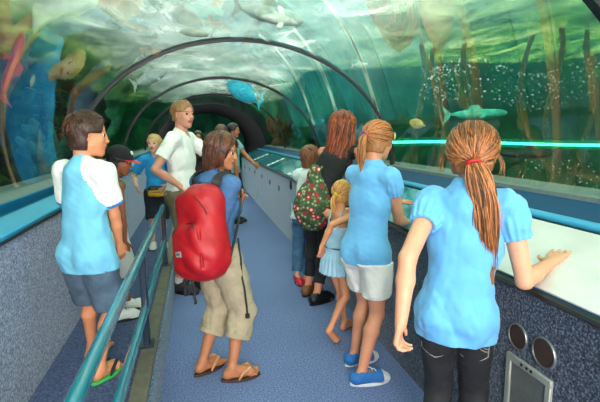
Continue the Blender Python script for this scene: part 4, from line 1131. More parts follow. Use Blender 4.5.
# ================= boy in raglan shirt
def boy_raglan():
    z = PLAT+.013; b = V(-.54, 2.42, z); H = 1.36
    s = skeleton(b, H, 34, child=True, female=False, handR=P(122, 256, 2.55), poleR=V(.5, -.6, -.3), handL=V(-.66, 2.68, .98), poleL=V(-.15, -.3, -.6), head_az=76, head_pitch=-3, lean=(.015, .0), pelvis=V(-.56, 2.40, z+.50*H),
                 footR=V(-.535, 2.37, z), footL=V(-.625, 2.62, z), toeR=30, toeL=20, floor=z, width=1.0, build=1.0)
    root = empty('person', b-V(0, 0, .013), 'person with short dark hair in pale blue raglan shirt with white sleeves and denim shorts', 'person', 'visitors in the tunnel')
    build_body(root, s, ('sun', (216, 142, 100)), .0052, hands=(('relax', V(0, 0, -1), None), ('relax', V(.1, .1, -1), None)), eyes=(70, 46, 28))
    mS = mat('pale_blue_jersey', (112, 184, 214), .85, .05, 14, .3, 500); mW = mat('white_jersey', (232, 232, 226), .85, .03, 14, .3, 500); mH = mat('mid_blue_rib', (46, 120, 178), .8)
    def fm(c):
        o = np.zeros(len(c), int)
        for S, sg in (('L', -1), ('R', 1)):
            sh, el = getattr(s, 'sh'+S), getattr(s, 'el'+S); lat = ((c-s.sh)@s.cr)*sg
            seam = s.sw*(.42+.0)+np.clip((s.shL[2]-c[:, 2]+.02)*.42, -.02, .09)
            m_ = (lat > seam) & (c[:, 2] > s.sh[2]-.30)
            d = c-sh; ax_ = nrm(el-sh); t_ = d@ax_; rad = np.linalg.norm(d-np.outer(t_, ax_), axis=1)
            m_ &= (rad < .085) | (c[:, 2] > s.sh[2]-.03); o[m_] = 1
            o[m_ & (t_ > .172*H*.66)] = 2
        return o
    shirt(root, s, [mS, mW, mH], .0055, off=.016, hem=z+.43*H, flare=.022, sleeve=.74, sl_off=.017, seed=61, fold=.007, neck_r=.05, sleeve_fm=fm)
    mb = MB(); c0 = s.neck-V(0, 0, .004); mb.tube([c0+(s.cf*math.cos(a)*.050+s.cr*math.sin(a)*.053)-V(0, 0, .012*math.cos(a)) for a in np.linspace(0, 2*math.pi, 29)[:-1]], .0075, 8, closed=True); mb.build('neck_rib', mW, root)
    mD = mat('washed_denim', (78, 98, 116), .85, .3, 12, .5, 500)
    tr = trousers(root, s, mD, .006, top=z+.43*H+.012, length=.93, off=.010, lof=.024, cuff_off=.030, seed=64, name='denim_shorts', fold=.008)
    mG = mat('green_foam', (62, 176, 84), .6, .1, 30, .2); mGs = mat('dark_rubber_strap', (22, 40, 44), .5)
    for S in 'LR':
        o = flipflop(root, s, S, mG, mGs, wide=.002); o.name = 'flip_flop'
    hm = hair_mats('near_black_brown', (62, 38, 26), 1.8, .5)
    cap = hair_cap(s, .05, nape=-.36, front=.33, side=.05, hl=.31, h=.005, seed=18, amp=.004)
    finish_hair(root, [cap, short_strands(s, 420, .045, 25, .055, hairline=.22, low=-.4)], hm); brows(root, s, hm[0])

# ================= boy in the red-peaked cap
def boy_cap():
    z = PLAT; b = V(-.585, 3.20, z); H = 1.19
    s = skeleton(b, H, 62, child=True, female=False, handR=P(127, 262, 3.1), poleR=V(.3, -.8, -.3), head_az=84, head_pitch=-14, lean=(.03, 0), footR=V(-.565, 3.16, z), footL=V(-.53, 3.34, z), toeR=72, toeL=60, floor=z, width=1.0)
    root = empty('person', b, 'person in black cap with red peak, lime vest and white shorts behind the raglan-shirted one', 'person', 'visitors in the tunnel')
    build_body(root, s, ('brown', (150, 86, 54)), .0055, bare=False, eyes=(30, 20, 16))
    mV = mat('lime_vest', (116, 116, 62), .8, .1, 20, .3)
    shirt(root, s, mV, .006, off=.012, hem=z+.50*H, flare=.012, sleeve=0, seed=71, fold=.006, neck_r=.075, neck_drop=.03, shoulders=False, fn=lambda f: [f.add(Ell(q+nrm(q-s.sh)*.015, V(.045, .045, .055)), k=.01, sub=True) for q in (s.shL, s.shR)])
    trousers(root, s, mat('white_shorts_twill', (222, 220, 212), .85, .05), .006, top=s.pel[2]+.05, length=.95, off=.014, lof=.028, seed=74, name='shorts')
    mWs = mat('white_trainer', (224, 224, 218), .6, .08, 50, .3)
    for S in 'LR': shoe(root, s, S, mWs, m_black, .0055, grow=.012, laces=mat('black_strap', (18, 18, 20)), low=False)
    hm = hair_mats('black', (28, 22, 20), 1.6, .6); finish_hair(root, [hair_cap(s, .04, nape=-.30, front=.33, side=.0, h=.0055, seed=28, amp=.003)], hm)
    # cap
    c, r, A = skull(s, .085); f = Field(c-r.max()*1.2, c+r.max()*1.2, .005); f.add(Ell(c, r, A)); f.cut(s.head+s.hu*.10*s.hh, -nrm(s.hu+s.hf*.12)); f.shell(.008); f.cut(s.head+s.hu*.105*s.hh, -nrm(s.hu+s.hf*.12))
    v, q = f.mesh(); mC = mat('black_cap_cotton', (22, 22, 24), .85, .2, 30, .3)
    co = mesh_obj('cap', v, q, mC, root)
    v = []; fc = []
    rows, cols = 7, 17
    for k in range(2):
        for i in range(rows):
            for j in range(cols):
                a = math.radians(-62+124*j/(cols-1)); d0 = V(math.sin(a), math.cos(a), .05); p = c+A.T@(nrm(d0)*r*.99)
                ext = .30*s.hh*math.cos(a*1.35)*i/(rows-1); v.append(p+s.hf*ext-s.hu*(.02*s.hh+.10*ext+k*.006)-s.hu*.02*s.hh*abs(math.sin(a))*2)
    n = rows*cols
    for i in range(rows-1):
        for j in range(cols-1):
            a = i*cols+j; fc.append((a, a+1, a+cols+1, a+cols)); fc.append((n+a, n+a+cols, n+a+cols+1, n+a+1))
    edge = [j for j in range(cols)]+[i*cols+cols-1 for i in range(1, rows)]+[(rows-1)*cols+j for j in range(cols-2, -1, -1)]+[i*cols for i in range(rows-2, 0, -1)]
    for e0, e1 in zip(edge, edge[1:]+edge[:1]): fc.append((e0, n+e0, n+e1, e1))
    mesh_obj('cap_peak', v, fc, mat('red_cap_peak', (206, 24, 40), .7, .08, 40, .3), co, smooth='auto')
    lp = c+A.T@(nrm(V(.25, .8, .55))*(r+.002)); nn = nrm(lp-c); MB().box(lp, (.018, .003, .013), (nrm(np.cross(nn, V(0, 0, 1))), nn, nrm(np.cross(np.cross(nn, V(0, 0, 1)), nn))), bev=.002).build('cap_badge', mat('white_badge', (230, 230, 226), .6), co)
    # thin cord necklace
    c0 = s.neck-V(0, 0, .015); MB().tube([c0+(s.cf*math.cos(a)*.062+s.cr*math.sin(a)*.052)-V(0, 0, .028*math.cos(a)) for a in np.linspace(0, 2*math.pi, 25)[:-1]], .003, 6, closed=True).build('necklace', mat('pale_cord', (214, 200, 160), .6), root)

# ================= blond boy with a bum bag
def boy_blond():
    z = PLAT; b = V(-.45, 5.25, z); H = 1.265
    s = skeleton(b, H, 178, child=True, female=False, handR=P(137, 187, 5.15), poleR=V(-.5, 0, -1), handL=P(166, 186, 5.1), poleL=V(.6, .1, -.6), head_az=196, head_pitch=4, footR=V(-.52, 5.20, z), footL=V(-.40, 5.22, z), floor=z, width=1.0)
    root = empty('person', b, 'small blond person in bright blue T-shirt with yellow and black belt bag', 'person', 'visitors in the tunnel')
    build_body(root, s, ('fairchild', (232, 174, 148)), .006, bare=False)
    mS = mat('bright_blue_jersey', (34, 148, 214), .85, .05, 14, .3)
    sh = shirt(root, s, mS, .0065, off=.014, hem=s.pel[2]-.01, flare=.014, sleeve=.8, sl_off=.018, seed=81, fold=.006, neck_r=.05)
    MB().disc_stack(s.chest+s.cf*.085+s.cr*-.03+V(0, 0, .04), s.cf, [(.001, -.002), (.017, 0), (.016, .008), (.001, .011)], 16).build('shirt_print', mat('white_print', (230, 232, 234), .7), sh)
    trousers(root, s, mat('dark_navy_shorts', (26, 32, 46), .85), .0065, top=s.pel[2]+.04, length=.98, off=.014, lof=.024, seed=84, name='shorts')
    mWs = mat('white_trainer', (224, 224, 218), .6)
    for S in 'LR': shoe(root, s, S, mWs, m_black, .006, grow=.008, low=False)
    hm = hair_mats('blond', (206, 168, 104), 1.2, .6); finish_hair(root, [hair_cap(s, .045, nape=-.25, front=.33, side=.05, hl=.31, h=.006, seed=38, amp=.003), short_strands(s, 180, .045, 35, .05, hairline=.2)], hm); brows(root, s, hm[2])
    c = s.pel+s.f*.115+V(0, 0, .02); A = np.array([s.r, s.f, V(0, 0, 1)])
    rb = empty('belt_bag', c-V(0, 0, .06), 'yellow and black belt bag on the waist of small blond person', 'bag')
    f = Field(c-.16, c+.16, .006); f.add(RBox(c, V(.088, .04, .058), A, .03)); f.displace(wave_noise(3, 30, .004)); v, q = f.mesh(); m_y = mat('yellow_nylon', (226, 166, 32), .6, .1, 30, .3); fmm = ((v[q].mean(1)-c)@V(0, 0, 1) > .018).astype(int)
    mesh_obj('pouch', v, q, [m_y, m_black], rb, fm=fmm)
    MB().tube([c+s.f*.041+s.r*x-V(0, 0, .004) for x in np.linspace(-.06, .06, 6)], .004, 6).build('zip', m_black, rb)
    MB().tube([s.pel+V(0, 0, .03)+s.f*math.cos(a)*.108+s.r*math.sin(a)*.125 for a in np.linspace(0, 2*math.pi, 29)[:-1]], .010, 8, closed=True).build('waist_strap', m_black, rb)

# ================= little girl on tiptoe
def girl_small():
    b = V(.94, 3.18, 0); H = 1.16
    s = skeleton(b, H, 58, child=True, female=True, handR=P(322, 246, 3.0), poleR=V(-.7, -.4, 0), handL=V(1.3, 3.5, .93), head_az=64, head_pitch=-6, lean=(.02, .01), pelvis=V(1.0, 3.16, .525*H),
                 footR=V(.915, 3.02), footL=V(1.10, 3.24), kneeR=V(.6, .35, 0), toeR=60, toeL=60, tipR=True, width=1.0)
    root = empty('person', b, 'small barefoot person with blond ponytail in pale blue strappy dress standing on tiptoe', 'person', 'visitors in the tunnel')
    build_body(root, s, ('peach', (222, 148, 108)), .0052, hands=(('relax', None, None), ('relax', V(-.1, -.1, -1), None)))
    mD = mat('pale_blue_cotton', (166, 204, 228), .85, .06, 20, .35)
    lo, hi = field_bounds(torso_prims(s), .1); lo[2] = .42*H-.03; f = Field(lo, hi, .0055)
    for p in torso_prims(s):
        if p.tag in ('torso', 'hip'): f.add(p.off(.010))
    c = V(s.pel[0], s.pel[1], .40*H); f.add(Cap(c, s.waist, .150, .088, s.f, .86, k=.03))
    def pleat(X, Y, Z): return .007*np.sin(np.arctan2(Y-s.pel[1], X-s.pel[0])*19)*np.clip((s.waist[2]-Z)*6, 0, 1)
    f.displace(pleat); f.displace(wave_noise(91, 30, .004)); f.shell(.015); f.cut(V(0, 0, .435*H), V(0, 0, -1)); f.cut(s.chest+s.up*.045, s.up-s.cf*.12)
    v, q = f.mesh(); d = mesh_obj('dress', v, q, mD, root)
    for sg in (-1, 1): MB().tube([s.chest+s.cr*sg*.045+s.up*.04+s.cf*.078, s.sh+s.cr*sg*.05+V(0, 0, .042), s.sh+s.cr*sg*.05-s.cf*.04+V(0, 0, .03), s.chest+s.cr*sg*.045+s.up*.04-s.cf*.072], .006, 8).build('shoulder_strap', mD, d)
    MB().tube([s.waist+(s.f*math.cos(a)*.075+s.r*math.sin(a)*.096) for a in np.linspace(0, 2*math.pi, 29)[:-1]], .008, 8, closed=True).build('waist_band', mat('navy_ribbon', (60, 84, 120), .7), d)
    hm = hair_mats('honey_blond', (214, 152, 84), 1.22, .55); sk = skull(s, .07); td = V(.22, -.93, -.3)
    cap = hair_cap(s, .06, nape=-.36, front=.30, side=-.12, h=.005, seed=48, amp=.003); tie = on_skull(sk, td, .004)
    tail = [tie-s.hf*.03-V(0, 0, .02), tie-s.hf*.035-V(0, 0, .06), tie-s.hf*.03-V(0, 0, .11), tie-s.hf*.02-V(0, 0, .15)]
    finish_hair(root, [cap, pony_strands(s, 360, td, 27, grow=.068, rad=.0018, tail=tail, ntail=70, tail_w=.02, lift=.006)], hm)
    tdw = nrm(tail[0]-on_skull(sk, td, 0)); a_ = nrm(np.cross(tdw, V(0, 0, 1))); b_ = np.cross(tdw, a_)
    MB().tube([tie+tdw*.006+.013*(a_*math.cos(t_)+b_*math.sin(t_)) for t_ in np.linspace(0, 2*math.pi, 17)[:-1]], .005, 8, closed=True).build('hair_tie', mat('yellow_elastic', (236, 206, 60), .5), root)

# ================= auburn-haired woman leaning at the glass
def woman_auburn():
    b = V(1.06, 3.95, 0); H = 1.80
    s = skeleton(b, H, 36, female=True, handR=V(1.52, 3.85, 1.10), poleR=V(-.2, -1, -.6), handL=V(1.55, 4.4, 1.07), head_az=52, head_pitch=-4, pelvis=V(1.05, 3.92, .935), lean=(.20, .16),
                 footR=V(1.02, 3.82), footL=V(1.0, 4.06), toeR=62, toeL=50, width=1.02, build=.9)
    root = empty('person', b, 'person with long wavy auburn hair in black sleeveless top leaning towards the glass', 'person', 'visitors in the tunnel')
    build_body(root, s, ('pink', (216, 138, 108)), .0062, bare=False, face=True, hands=(('relax', V(1, .2, 0), PNR), ('relax', V(1, .2, 0), PNR)))
    mB = mat('black_vest_jersey', (20, 20, 24), .8, .2, 30, .3)
    shirt(root, s, mB, .0065, off=.012, hem=.84, flare=.008, sleeve=0, seed=101, fold=.005, neck_r=.075, neck_drop=.045, shoulders=False, fn=lambda f: [f.add(Ell(q+nrm(q-s.sh)*.02, V(.075, .075, .085)), k=.01, sub=True) for q in (s.shL, s.shR)])
    trousers(root, s, mat('black_trousers_cloth', (26, 26, 32), .85, .2), .007, top=.92, length=1.75, off=.012, seed=104)
    mBr = mat('brown_leather', (120, 76, 46), .5, .2, 30, .2)
    for S in 'LR': shoe(root, s, S, m_black if S == 'R' else mBr, m_black, .006, grow=.008)
    hm = hair_mats('auburn', (130, 62, 30), 1.5, .5); rg = np.random.RandomState(19); sk = skull(s, .14); hh = s.hh
    ex = [Cap(s.head+s.hu*.05*hh-s.hf*.18*hh, s.head-s.hu*1.15*hh-s.hf*.42*hh, .40*hh, .33*hh, s.hf, .75, k=.06*hh)]
    cap = hair_cap(s, .13, nape=-1.0, front=.30, side=-1.2, h=.0065, seed=58, amp=.012, extra=ex); ff = []; R_ = []
    # hair_cap's box stops above the lower locks, so fill them with strands
    while len(ff) < 520:
        d = nrm(rg.randn(3))
        if d[2] < .0 or (d[1] > .5 and d[2] < .4): continue
        side = nrm(np.array([d[0], min(d[1], .2), 0])+1e-6)
        p = slerp_path(sk, d, nrm(side), 5, .006); e = p[-1]; L = (1.5+.6*rg.rand())*hh; a0 = rg.rand()*6; am = .010+.010*rg.rand()
        tgt = -s.hf*.30*hh-(s.hr*side[0]+s.hf*side[1])*.06*hh
        for k in range(1, 12): u_ = k/11; p.append(e-V(0, 0, 1)*L*u_+tgt*u_+(s.hr*math.sin(a0+u_*9)+s.hf*math.cos(a0+u_*8))*am*u_**.5)
        ff.append(p); R_.append(.003*(.6+.8*rg.rand()))
    finish_hair(root, [cap, strands(ff, R_, rs=4)], hm)

# ================= child with the flowered bag
def child_bag():
    b = V(1.06, 4.42, 0); H = 1.42
    s = skeleton(b, H, 58, child=True, female=True, handR=V(1.36, 4.25, .97), poleR=V(-.2, -1, -.5), handL=V(1.38, 4.72, .98), head_az=60, lean=(.05, 0), footR=V(1.04, 4.33), footL=V(.98, 4.46), toeR=150, toeL=175, kneeL=V(.2, .9, 0), width=1.0)
    root = empty('person', b, 'person with brown bob in white top, jeans and red shoes behind the flowered bag', 'person', 'visitors in the tunnel')
    build_body(root, s, ('pale', (226, 172, 140)), .0062, bare=False)
    shirt(root, s, mat('white_top_jersey', (220, 228, 228), .85, .04, 20, .3), .0065, off=.018, hem=s.pel[2]-.02, flare=.03, sleeve=.95, sl_off=.024, seed=111, fold=.007)
    trousers(root, s, mat('blue_denim', (64, 104, 138), .85, .2, 20, .4), .0068, top=s.pel[2]+.04, length=1.85, off=.012, lof=.016, cuff_off=.024, seed=114, name='jeans')
    mR = mat('red_patent', (206, 28, 50), .35, .1, 30, 0)
    for S in 'LR': shoe(root, s, S, mR, m_black, .0058, grow=.004, opening=.022)
    hm = hair_mats('chestnut', (124, 78, 46), 1.4, .5); hh = s.hh
    cap = hair_cap(s, .07, nape=-.5, front=.30, side=-.55, h=.006, seed=68, amp=.006, extra=[Cap(s.head-s.hf*.16*hh, s.head-s.hu*.4*hh-s.hf*.2*hh, .34*hh, .26*hh, k=.05*hh)])
    finish_hair(root, [cap, short_strands(s, 200, .09, 45, .075, hairline=.25, low=-.3, rad=.002)], hm)
    # flowered duffel bag slung on the back
    c = P(313, 198, 3.74); A = np.array([nrm(V(.9, -.43, 0)), nrm(V(.43, .9, 0)), V(0, 0, 1)])
    rb = empty('flowered_bag', c-V(0, 0, .33), 'green drawstring bag with red flowers slung behind the auburn-haired person', 'bag')
    f = Field(c-.42, c+.42, .007); f.add(Ell(c-V(0, 0, .09), V(.155, .11, .20), A, k=.0)); f.add(Cap(c-V(0, 0, .05), c+V(.02, 0, .24), .15, .045, A[1], .75, k=.06)); f.displace(wave_noise(5, 22, .012, (1, 1, .5)))
    v, q = f.mesh()
    t = NT('flower_print'); tc = t.n('TexCoord'); vo = t.n('TexVoronoi', Vector=tc.outputs['Object'], Scale=14); v2 = t.n('TexVoronoi', Vector=tc.outputs['Object'], Scale=31)
    base_ = t.ramp(v2.outputs['Distance'], [(.2, lin((196, 190, 140))), (.30, lin((104, 124, 84))), (.6, lin((52, 74, 48)))])
    red = t.ramp(vo.outputs['Distance'], [(.16, lin((236, 206, 190))), (.2, lin((186, 34, 48))), (.36, lin((150, 24, 40))), (.4, (0, 0, 0, 1))]); msk = t.ramp(vo.outputs['Distance'], [(.36, (1, 1, 1, 1)), (.38, (0, 0, 0, 1))])
    mx_ = t.n('Mix', _data_type='RGBA'); t.link(msk, mx_.inputs['Factor']); t.link(base_, mx_.inputs['A']); t.link(red, mx_.inputs['B']); t.pbr(mx_.outputs['Result'], .8)
    mesh_obj('bag_body', v, q, t.m, rb)
    mg = mat('olive_cord', (110, 120, 70), .7)
    for dx in (-.03, .03): MB().tube([c+V(.02+dx, 0, .23), c+V(.05+dx, -.005, .27), s.shR+V(0, -.01, .05), s.shR+s.cf*.07-V(0, 0, .04), s.shR+s.cf*.02-V(0, 0, .2)], .008, 8).build('cord', mg, rb)

# ================= visitors far down the tunnel
def far_person(b, H, azim, lab, tone, hairn, top_c, leg_c, hR=None, hL=None, seed=0, long_=False, head_az=None):
    s = skeleton(b, H, azim, female=long_, handR=hR, handL=hL, head_az=head_az); root = empty('person', b, lab, 'person', 'visitors in the tunnel')
    build_body(root, s, tone, .009, bare=False)
    shirt(root, s, mat('cloth_%d_%d_%d' % top_c, top_c, .85), .009, off=.014, hem=s.pel[2]-.02, flare=.01, sleeve=.6, sl_off=.02, seed=seed, t=.016)
    trousers(root, s, mat('cloth_%d_%d_%d' % leg_c, leg_c, .85), .009, top=s.pel[2]+.05, length=1.8, off=.012, seed=seed+1, t=.016)
    for S in 'LR': shoe(root, s, S, m_black, m_black, .008, grow=.008)
    hm = hair_mats(*hairn); hh = s.hh
    ex = [Cap(s.head-s.hf*.16*hh, s.head-s.hu*.5*hh-s.hf*.22*hh, .34*hh, .26*hh, k=.05*hh)] if long_ else ()
    finish_hair(root, [hair_cap(s, .07, nape=-.6 if long_ else -.3, front=.3, side=-.5 if long_ else 0, h=.008, seed=seed, amp=.004, extra=ex)], hm)
girl_front(); teen(); sw_ = woman_rucksack(); rucksack(sw_); man(); boy_raglan(); boy_cap(); boy_blond(); girl_small(); woman_auburn(); child_bag()
far_person(V(.60, 7.9, 0), 1.72, 118, 'distant person in grey-teal shirt leaning by right-hand wall at tunnel far end', ('tan', (190, 122, 84)), ('black', (28, 22, 20)), (120, 168, 170), (24, 34, 50), hL=V(.98, 7.75, 1.02), seed=121, head_az=120)
far_person(V(.37, 7.0, 0), 1.68, 20, 'distant person with brown curls mostly hidden behind the rucksack wearer', ('tan', (190, 122, 84)), ('curly_brown', (96, 60, 38)), (70, 66, 70), (40, 44, 56), seed=131, long_=True)
far_person(V(.03, 8.8, 0), 1.60, 170, 'distant dark-haired person in dark clothes in the middle of the path', ('tan', (190, 122, 84)), ('black', (28, 22, 20)), (60, 40, 40), (24, 26, 34), seed=141, long_=True)

# ------------------------------------------------------------------ rails, panels and fittings
def railing():
    root = empty('railing', (-.335, 2.7, PLAT), 'teal two-bar railing on dark posts along the raised edge', 'railing')
    X = -.335
    for z, e in ((.87, 4.42), (.53, 4.42)):
        MB().tube([V(X, -1.5, z), V(X, e, z)], .024, 18).build('rail', m_tealr, root)
    for y in (-.9, .95, 2.70, 4.42):
        p = MB(); p.box(V(X, y, (PLAT+.86)/2), (.019, .03, (.86-PLAT)/2), bev=.006); o = p.build('post', m_navy, root)
        MB().box(V(X, y, PLAT+.024), (.04, .06, .006), bev=.003).build('base_plate', m_navy, o)
m_tealr = mat('teal_gloss_rail', (16, 122, 144), .22, .05, 6, 0, coat=.7)
railing()
# exit sign at the far end
sg = empty('exit_sign', (.05, 21.85, 2.15), 'lit green exit sign on dark wall at far end of tunnel', 'sign')
MB().box(V(.05, 21.86, 2.25), (.2, .04, .15), bev=.01).build('case', m_black, sg)
def emis(name, col, st):
    t = NT(name); e = t.n('Emission', Color=lin(col), Strength=st); t.link(e.outputs[0], t.out.inputs[0]); return t.m
m_g = emis('exit_green_light', (30, 220, 100), 1.6); fm_ = MB().box(V(.05, 21.81, 2.25), (.17, .006, .12)).build('lit_face', m_g, sg)
mW_ = emis('exit_white_light', (220, 255, 230), 1.8); mb = MB()
y = 21.80
mb.box(V(.05, y, 2.32), (.016, .003, .016)); mb.box(V(.05, y, 2.26), (.014, .003, .04)); mb.box(V(.085, y, 2.275), (.03, .003, .008)); mb.box(V(.035, y, 2.20), (.012, .003, .035)); mb.box(V(.075, y, 2.20), (.012, .003, .03), ax=(nrm((1, 0, .6)), (0, 1, 0), nrm((-.6, 0, 1))))
mb.build('running_figure', mW_, sg)
MB().box(V(.05, 17.3, 2.36), (.28, .05, .03), bev=.01).build('lamp_bar', m_black) if False else None

# information panels on the sloping bed
t = NT('teal_panel_laminate'); b_ = t.pbr(t.ramp(t.noise(2.2, 4, None, .8), [(.35, lin((26, 118, 138))), (.55, lin((52, 160, 176))), (.7, lin((110, 196, 204)))]), .16); b_.inputs['Coat Weight'].default_value = .8; b_.inputs['Coat Roughness'].default_value = .06; m_pteal = t.m
t = NT('panel_glare_white'); b_ = t.pbr(t.ramp(t.noise(5, 3), [(.35, lin((204, 202, 200))), (.7, lin((218, 214, 212)))]), .22); b_.inputs['Coat Weight'].default_value = .3; b_.inputs['Coat Roughness'].default_value = .12; m_pglare = t.m  # white overhead glare of a glossy teal panel put into the base colour
m_white = mat('white_label', (226, 230, 226), .5, .04, 30, 0)
m_ink = mat('printed_ink', (40, 60, 74), .6, .2, 60, 0)
PX = nrm(PB-PA); PAX = (PX, V(0, 1, 0), PNR)
def on_panel(y, u, h=0): return PA+(PB-PA)*u+V(0, y, 0)+PNR*h
def panel(y0, y1, label, m, kind='information_panel', labels=()):
    root = empty(kind, on_panel((y0+y1)/2, .5, .0), label, 'panel', 'information panels along the right side')
    L = np.linalg.norm(PB-PA)
    MB().box(on_panel((y0+y1)/2, .5, .006), (L*.485, (y1-y0)/2-.008, .006), PAX, bev=.003).build('face', m, root)
    for (yy, u, w_, l_) in labels:
        o = MB().box(on_panel(yy, u, .0135), (l_, w_, .0012), PAX).build('caption_strip', m_white, root)
        for k in range(3): MB().box(on_panel(yy, u+(-.5+.45*k)*l_/L*1.2, .0152), (l_*.12, w_*.6, .0004), PAX).build('print', m_ink, o)
    return root
panel(-.6, .95, 'glossy panel in the same glare-white colour nearest the entrance, outside the right edge', m_pglare)
panel(.96, 2.15, 'glossy sloping panel with white glare in its colour under the outstretched hand', m_pglare)
panel(2.16, 3.35, 'teal glossy sloping panel between the two ponytailed people in blue', m_pteal, labels=[(2.45, .62, .05, .11)])
panel(3.36, 4.75, 'teal sloping panel behind the auburn-haired person and flowered bag', m_pteal)
panel(4.76, 6.0, 'teal sloping panel with single small caption tag left of the child', m_pteal, labels=[(5.25, .55, .035, .05)])
panel(6.01, 7.9, 'teal sloping panel with long white picture strip', m_pteal, labels=[(6.6, .45, .07, .18)])
panel(7.91, 10.0, 'teal sloping panel with white strip, second from far end', m_pteal, labels=[(8.6, .45, .08, .18)])
panel(10.01, 12.9, 'farthest teal sloping panel with white strip near dark passage', m_pteal, labels=[(10.6, .45, .09, .18)])

def wx(px, py): return W(px, py, 1.277)
m_ring = mat('brushed_steel_ring', (150, 152, 150), .35, .1, 30, .1, metal=.8); m_mesh = None
t = NT('speaker_mesh'); tc = t.n('TexCoord'); vo = t.n('TexVoronoi', Vector=tc.outputs['Object'], Scale=260); t.pbr(t.ramp(vo.outputs['Distance'], [(.2, lin((24, 14, 10))), (.5, lin((66, 44, 34)))]), .7); m_mesh = t.m
def grille(c, r, label, group=None, parts=True):
    root = empty('speaker_grille', c, label, 'speaker', group)
    MB().disc_stack(c, (-1, 0, 0), [(r*1.0, -.012), (r*1.0, .006), (r*.97, .009), (r*.88, .009), (r*.86, .004)], 36).build('ring', m_ring, root)
    MB().disc_stack(c, (-1, 0, 0), [(r*.87, -.01), (r*.87, .0045), (r*.6, .006), (.001, .0068)], 32).build('mesh_disc', m_mesh, root)
grille(wx(518.5, 336.5), .057, 'round brown speaker grille with steel ring, left of the pair by the grey-framed plate')
grille(wx(544.5, 353), .062, 'round brown speaker grille with steel ring, right of the pair, above the grey-framed plate')
# framed plate below the grilles
q = [wx(509, 353), wx(554, 379)]
y0, y1 = q[1][1], q[0][1]; zt = (q[0][2]+q[1][2])/2; c = V(1.277, (y0+y1)/2, zt-.15)
root = empty('access_plate', c-V(0, 0, .15), 'grey metal framed plate low on dark carpet wall below speaker grilles', 'plate')
m_al = mat('painted_grey_metal', (168, 168, 160), .45, .08, 30, .1, metal=.3); m_al2 = mat('brushed_grey_plate', (120, 122, 120), .5, .15, 18, .2, metal=.4)
hw = (y1-y0)/2
mb = MB()
for dz in (-.135, .135): mb.box(c+V(-.006, 0, dz), (.008, hw, .016), bev=.003)
for dy in (-1, 1): mb.box(c+V(-.006, dy*(hw-.014), 0), (.008, .014, .125), bev=.003)
mb.build('frame', m_al, root); MB().box(c+V(-.002, 0, 0), (.004, hw-.025, .12)).build('plate', m_al2, root)
for dy in (-.025, .0, .03): MB().disc_stack(c+V(-.014, dy, .137), (-1, 0, 0), [(.006, 0), (.006, .003), (.002, .004)], 12).build('screw', m_black, root)
# row of small listening points down the wall, with white number plates beneath some of them
for i, (px, py) in enumerate(((291.5, 186), (279, 188), (270, 182), (262, 176.5), (255, 172), (249.5, 169), (245, 166.5))):
    p = wx(px, py)
    if i == 0: continue
    o = MB().disc_stack(p, (-1, 0, 0), [(.045, -.01), (.045, .006), (.036, .009), (.001, .006)], 20).build('listening_point', m_black, None, base=p)
    tag(o, 'small round black listening point, %s in the row along the right wall' % ['', 'nearest', 'second', 'third', 'fourth', 'fifth', 'farthest'][i], 'speaker', 'listening points')
p = wx(291, 185); root = empty('audio_point', p, 'pair of tall black listening slots beside the flowered bag', 'speaker')
for dy in (-.04, .04): MB().box(p+V(-.004, dy, 0), (.006, .02, .06), bev=.004).build('slot', m_black, root)
for px, py, hh, lab in ((292, 213, .14, 'nearest, beside the flowered bag'), (257, 191, .13, 'middle one of three'), (241.5, 172, .11, 'farthest, near the passage')):
    p = wx(px, py); o = MB().box(p+V(-.003, 0, 0), (.004, .035, hh), bev=.003).build('number_plate', m_white, None, base=p)
    tag(o, 'tall white plate on right-hand carpet wall, '+lab, 'sign', 'white plates on the wall')

# ------------------------------------------------------------------ life in the tank
def glow(name, rgb, st):
    return emis(name, rgb, st)
# long underwater strip lamp in front of the right basin wall
pts = []
for a in np.radians(np.linspace(22, 84, 40)): pts.append(V(CX+5.6*math.sin(a), 1.0+5.6*math.cos(a), 1.40-.02*math.sin(a*9)))
sl = empty('underwater_lamp', pts[20], 'long teal-green underwater light tube glowing along the far tank wall', 'lamp')
MB().tube(pts, .016, 10).build('tube', glow('teal_tube_light', (60, 255, 180), 6.0), sl)
MB().tube([p+V(.08*math.sin(a), .08*math.cos(a), 0) for p, a in zip(pts, np.radians(np.linspace(22, 84, 40)))], .055, 12).build('painted_halo', glow('green_halo_glow', (10, 140, 92), .8), sl)  # dim emissive sleeve paints the soft halo behind the light tube
m_trunk = rock_mat('mangrove_bark', [(.3, lin((70, 56, 30))), (.5, lin((136, 112, 62))), (.7, lin((176, 150, 92)))], 5)
rgt = np.random.RandomState(12)
names = {418: 'leftmost', 433: 'second from left', 464: 'third from left', 522: 'third from right', 549: 'second from right', 583: 'rightmost'}
for px, nm in names.items():
    p0 = P(px, 150, 5.2 if px < 470 else 4.2); d0 = nrm(p0-CP); hd = 7.0+.5*rgt.rand(); q = CP+d0*hd/np.hypot(d0[0], d0[1])
    base = V(q[0], q[1], .75); pts = [base+V(.05*math.sin(k*.7+px), .05*math.cos(k*.9+px), k*.24) for k in range(10)]
    o = MB().tube(pts, [.05-.002*k+.006*math.sin(k*2+px) for k in range(10)], 12).build('drowned_trunk', m_trunk, None, base=base)
    tag(o, 'brown drowned tree trunk behind the right-hand glass, %s of six' % nm, 'trunk', 'drowned trunks in the tank')
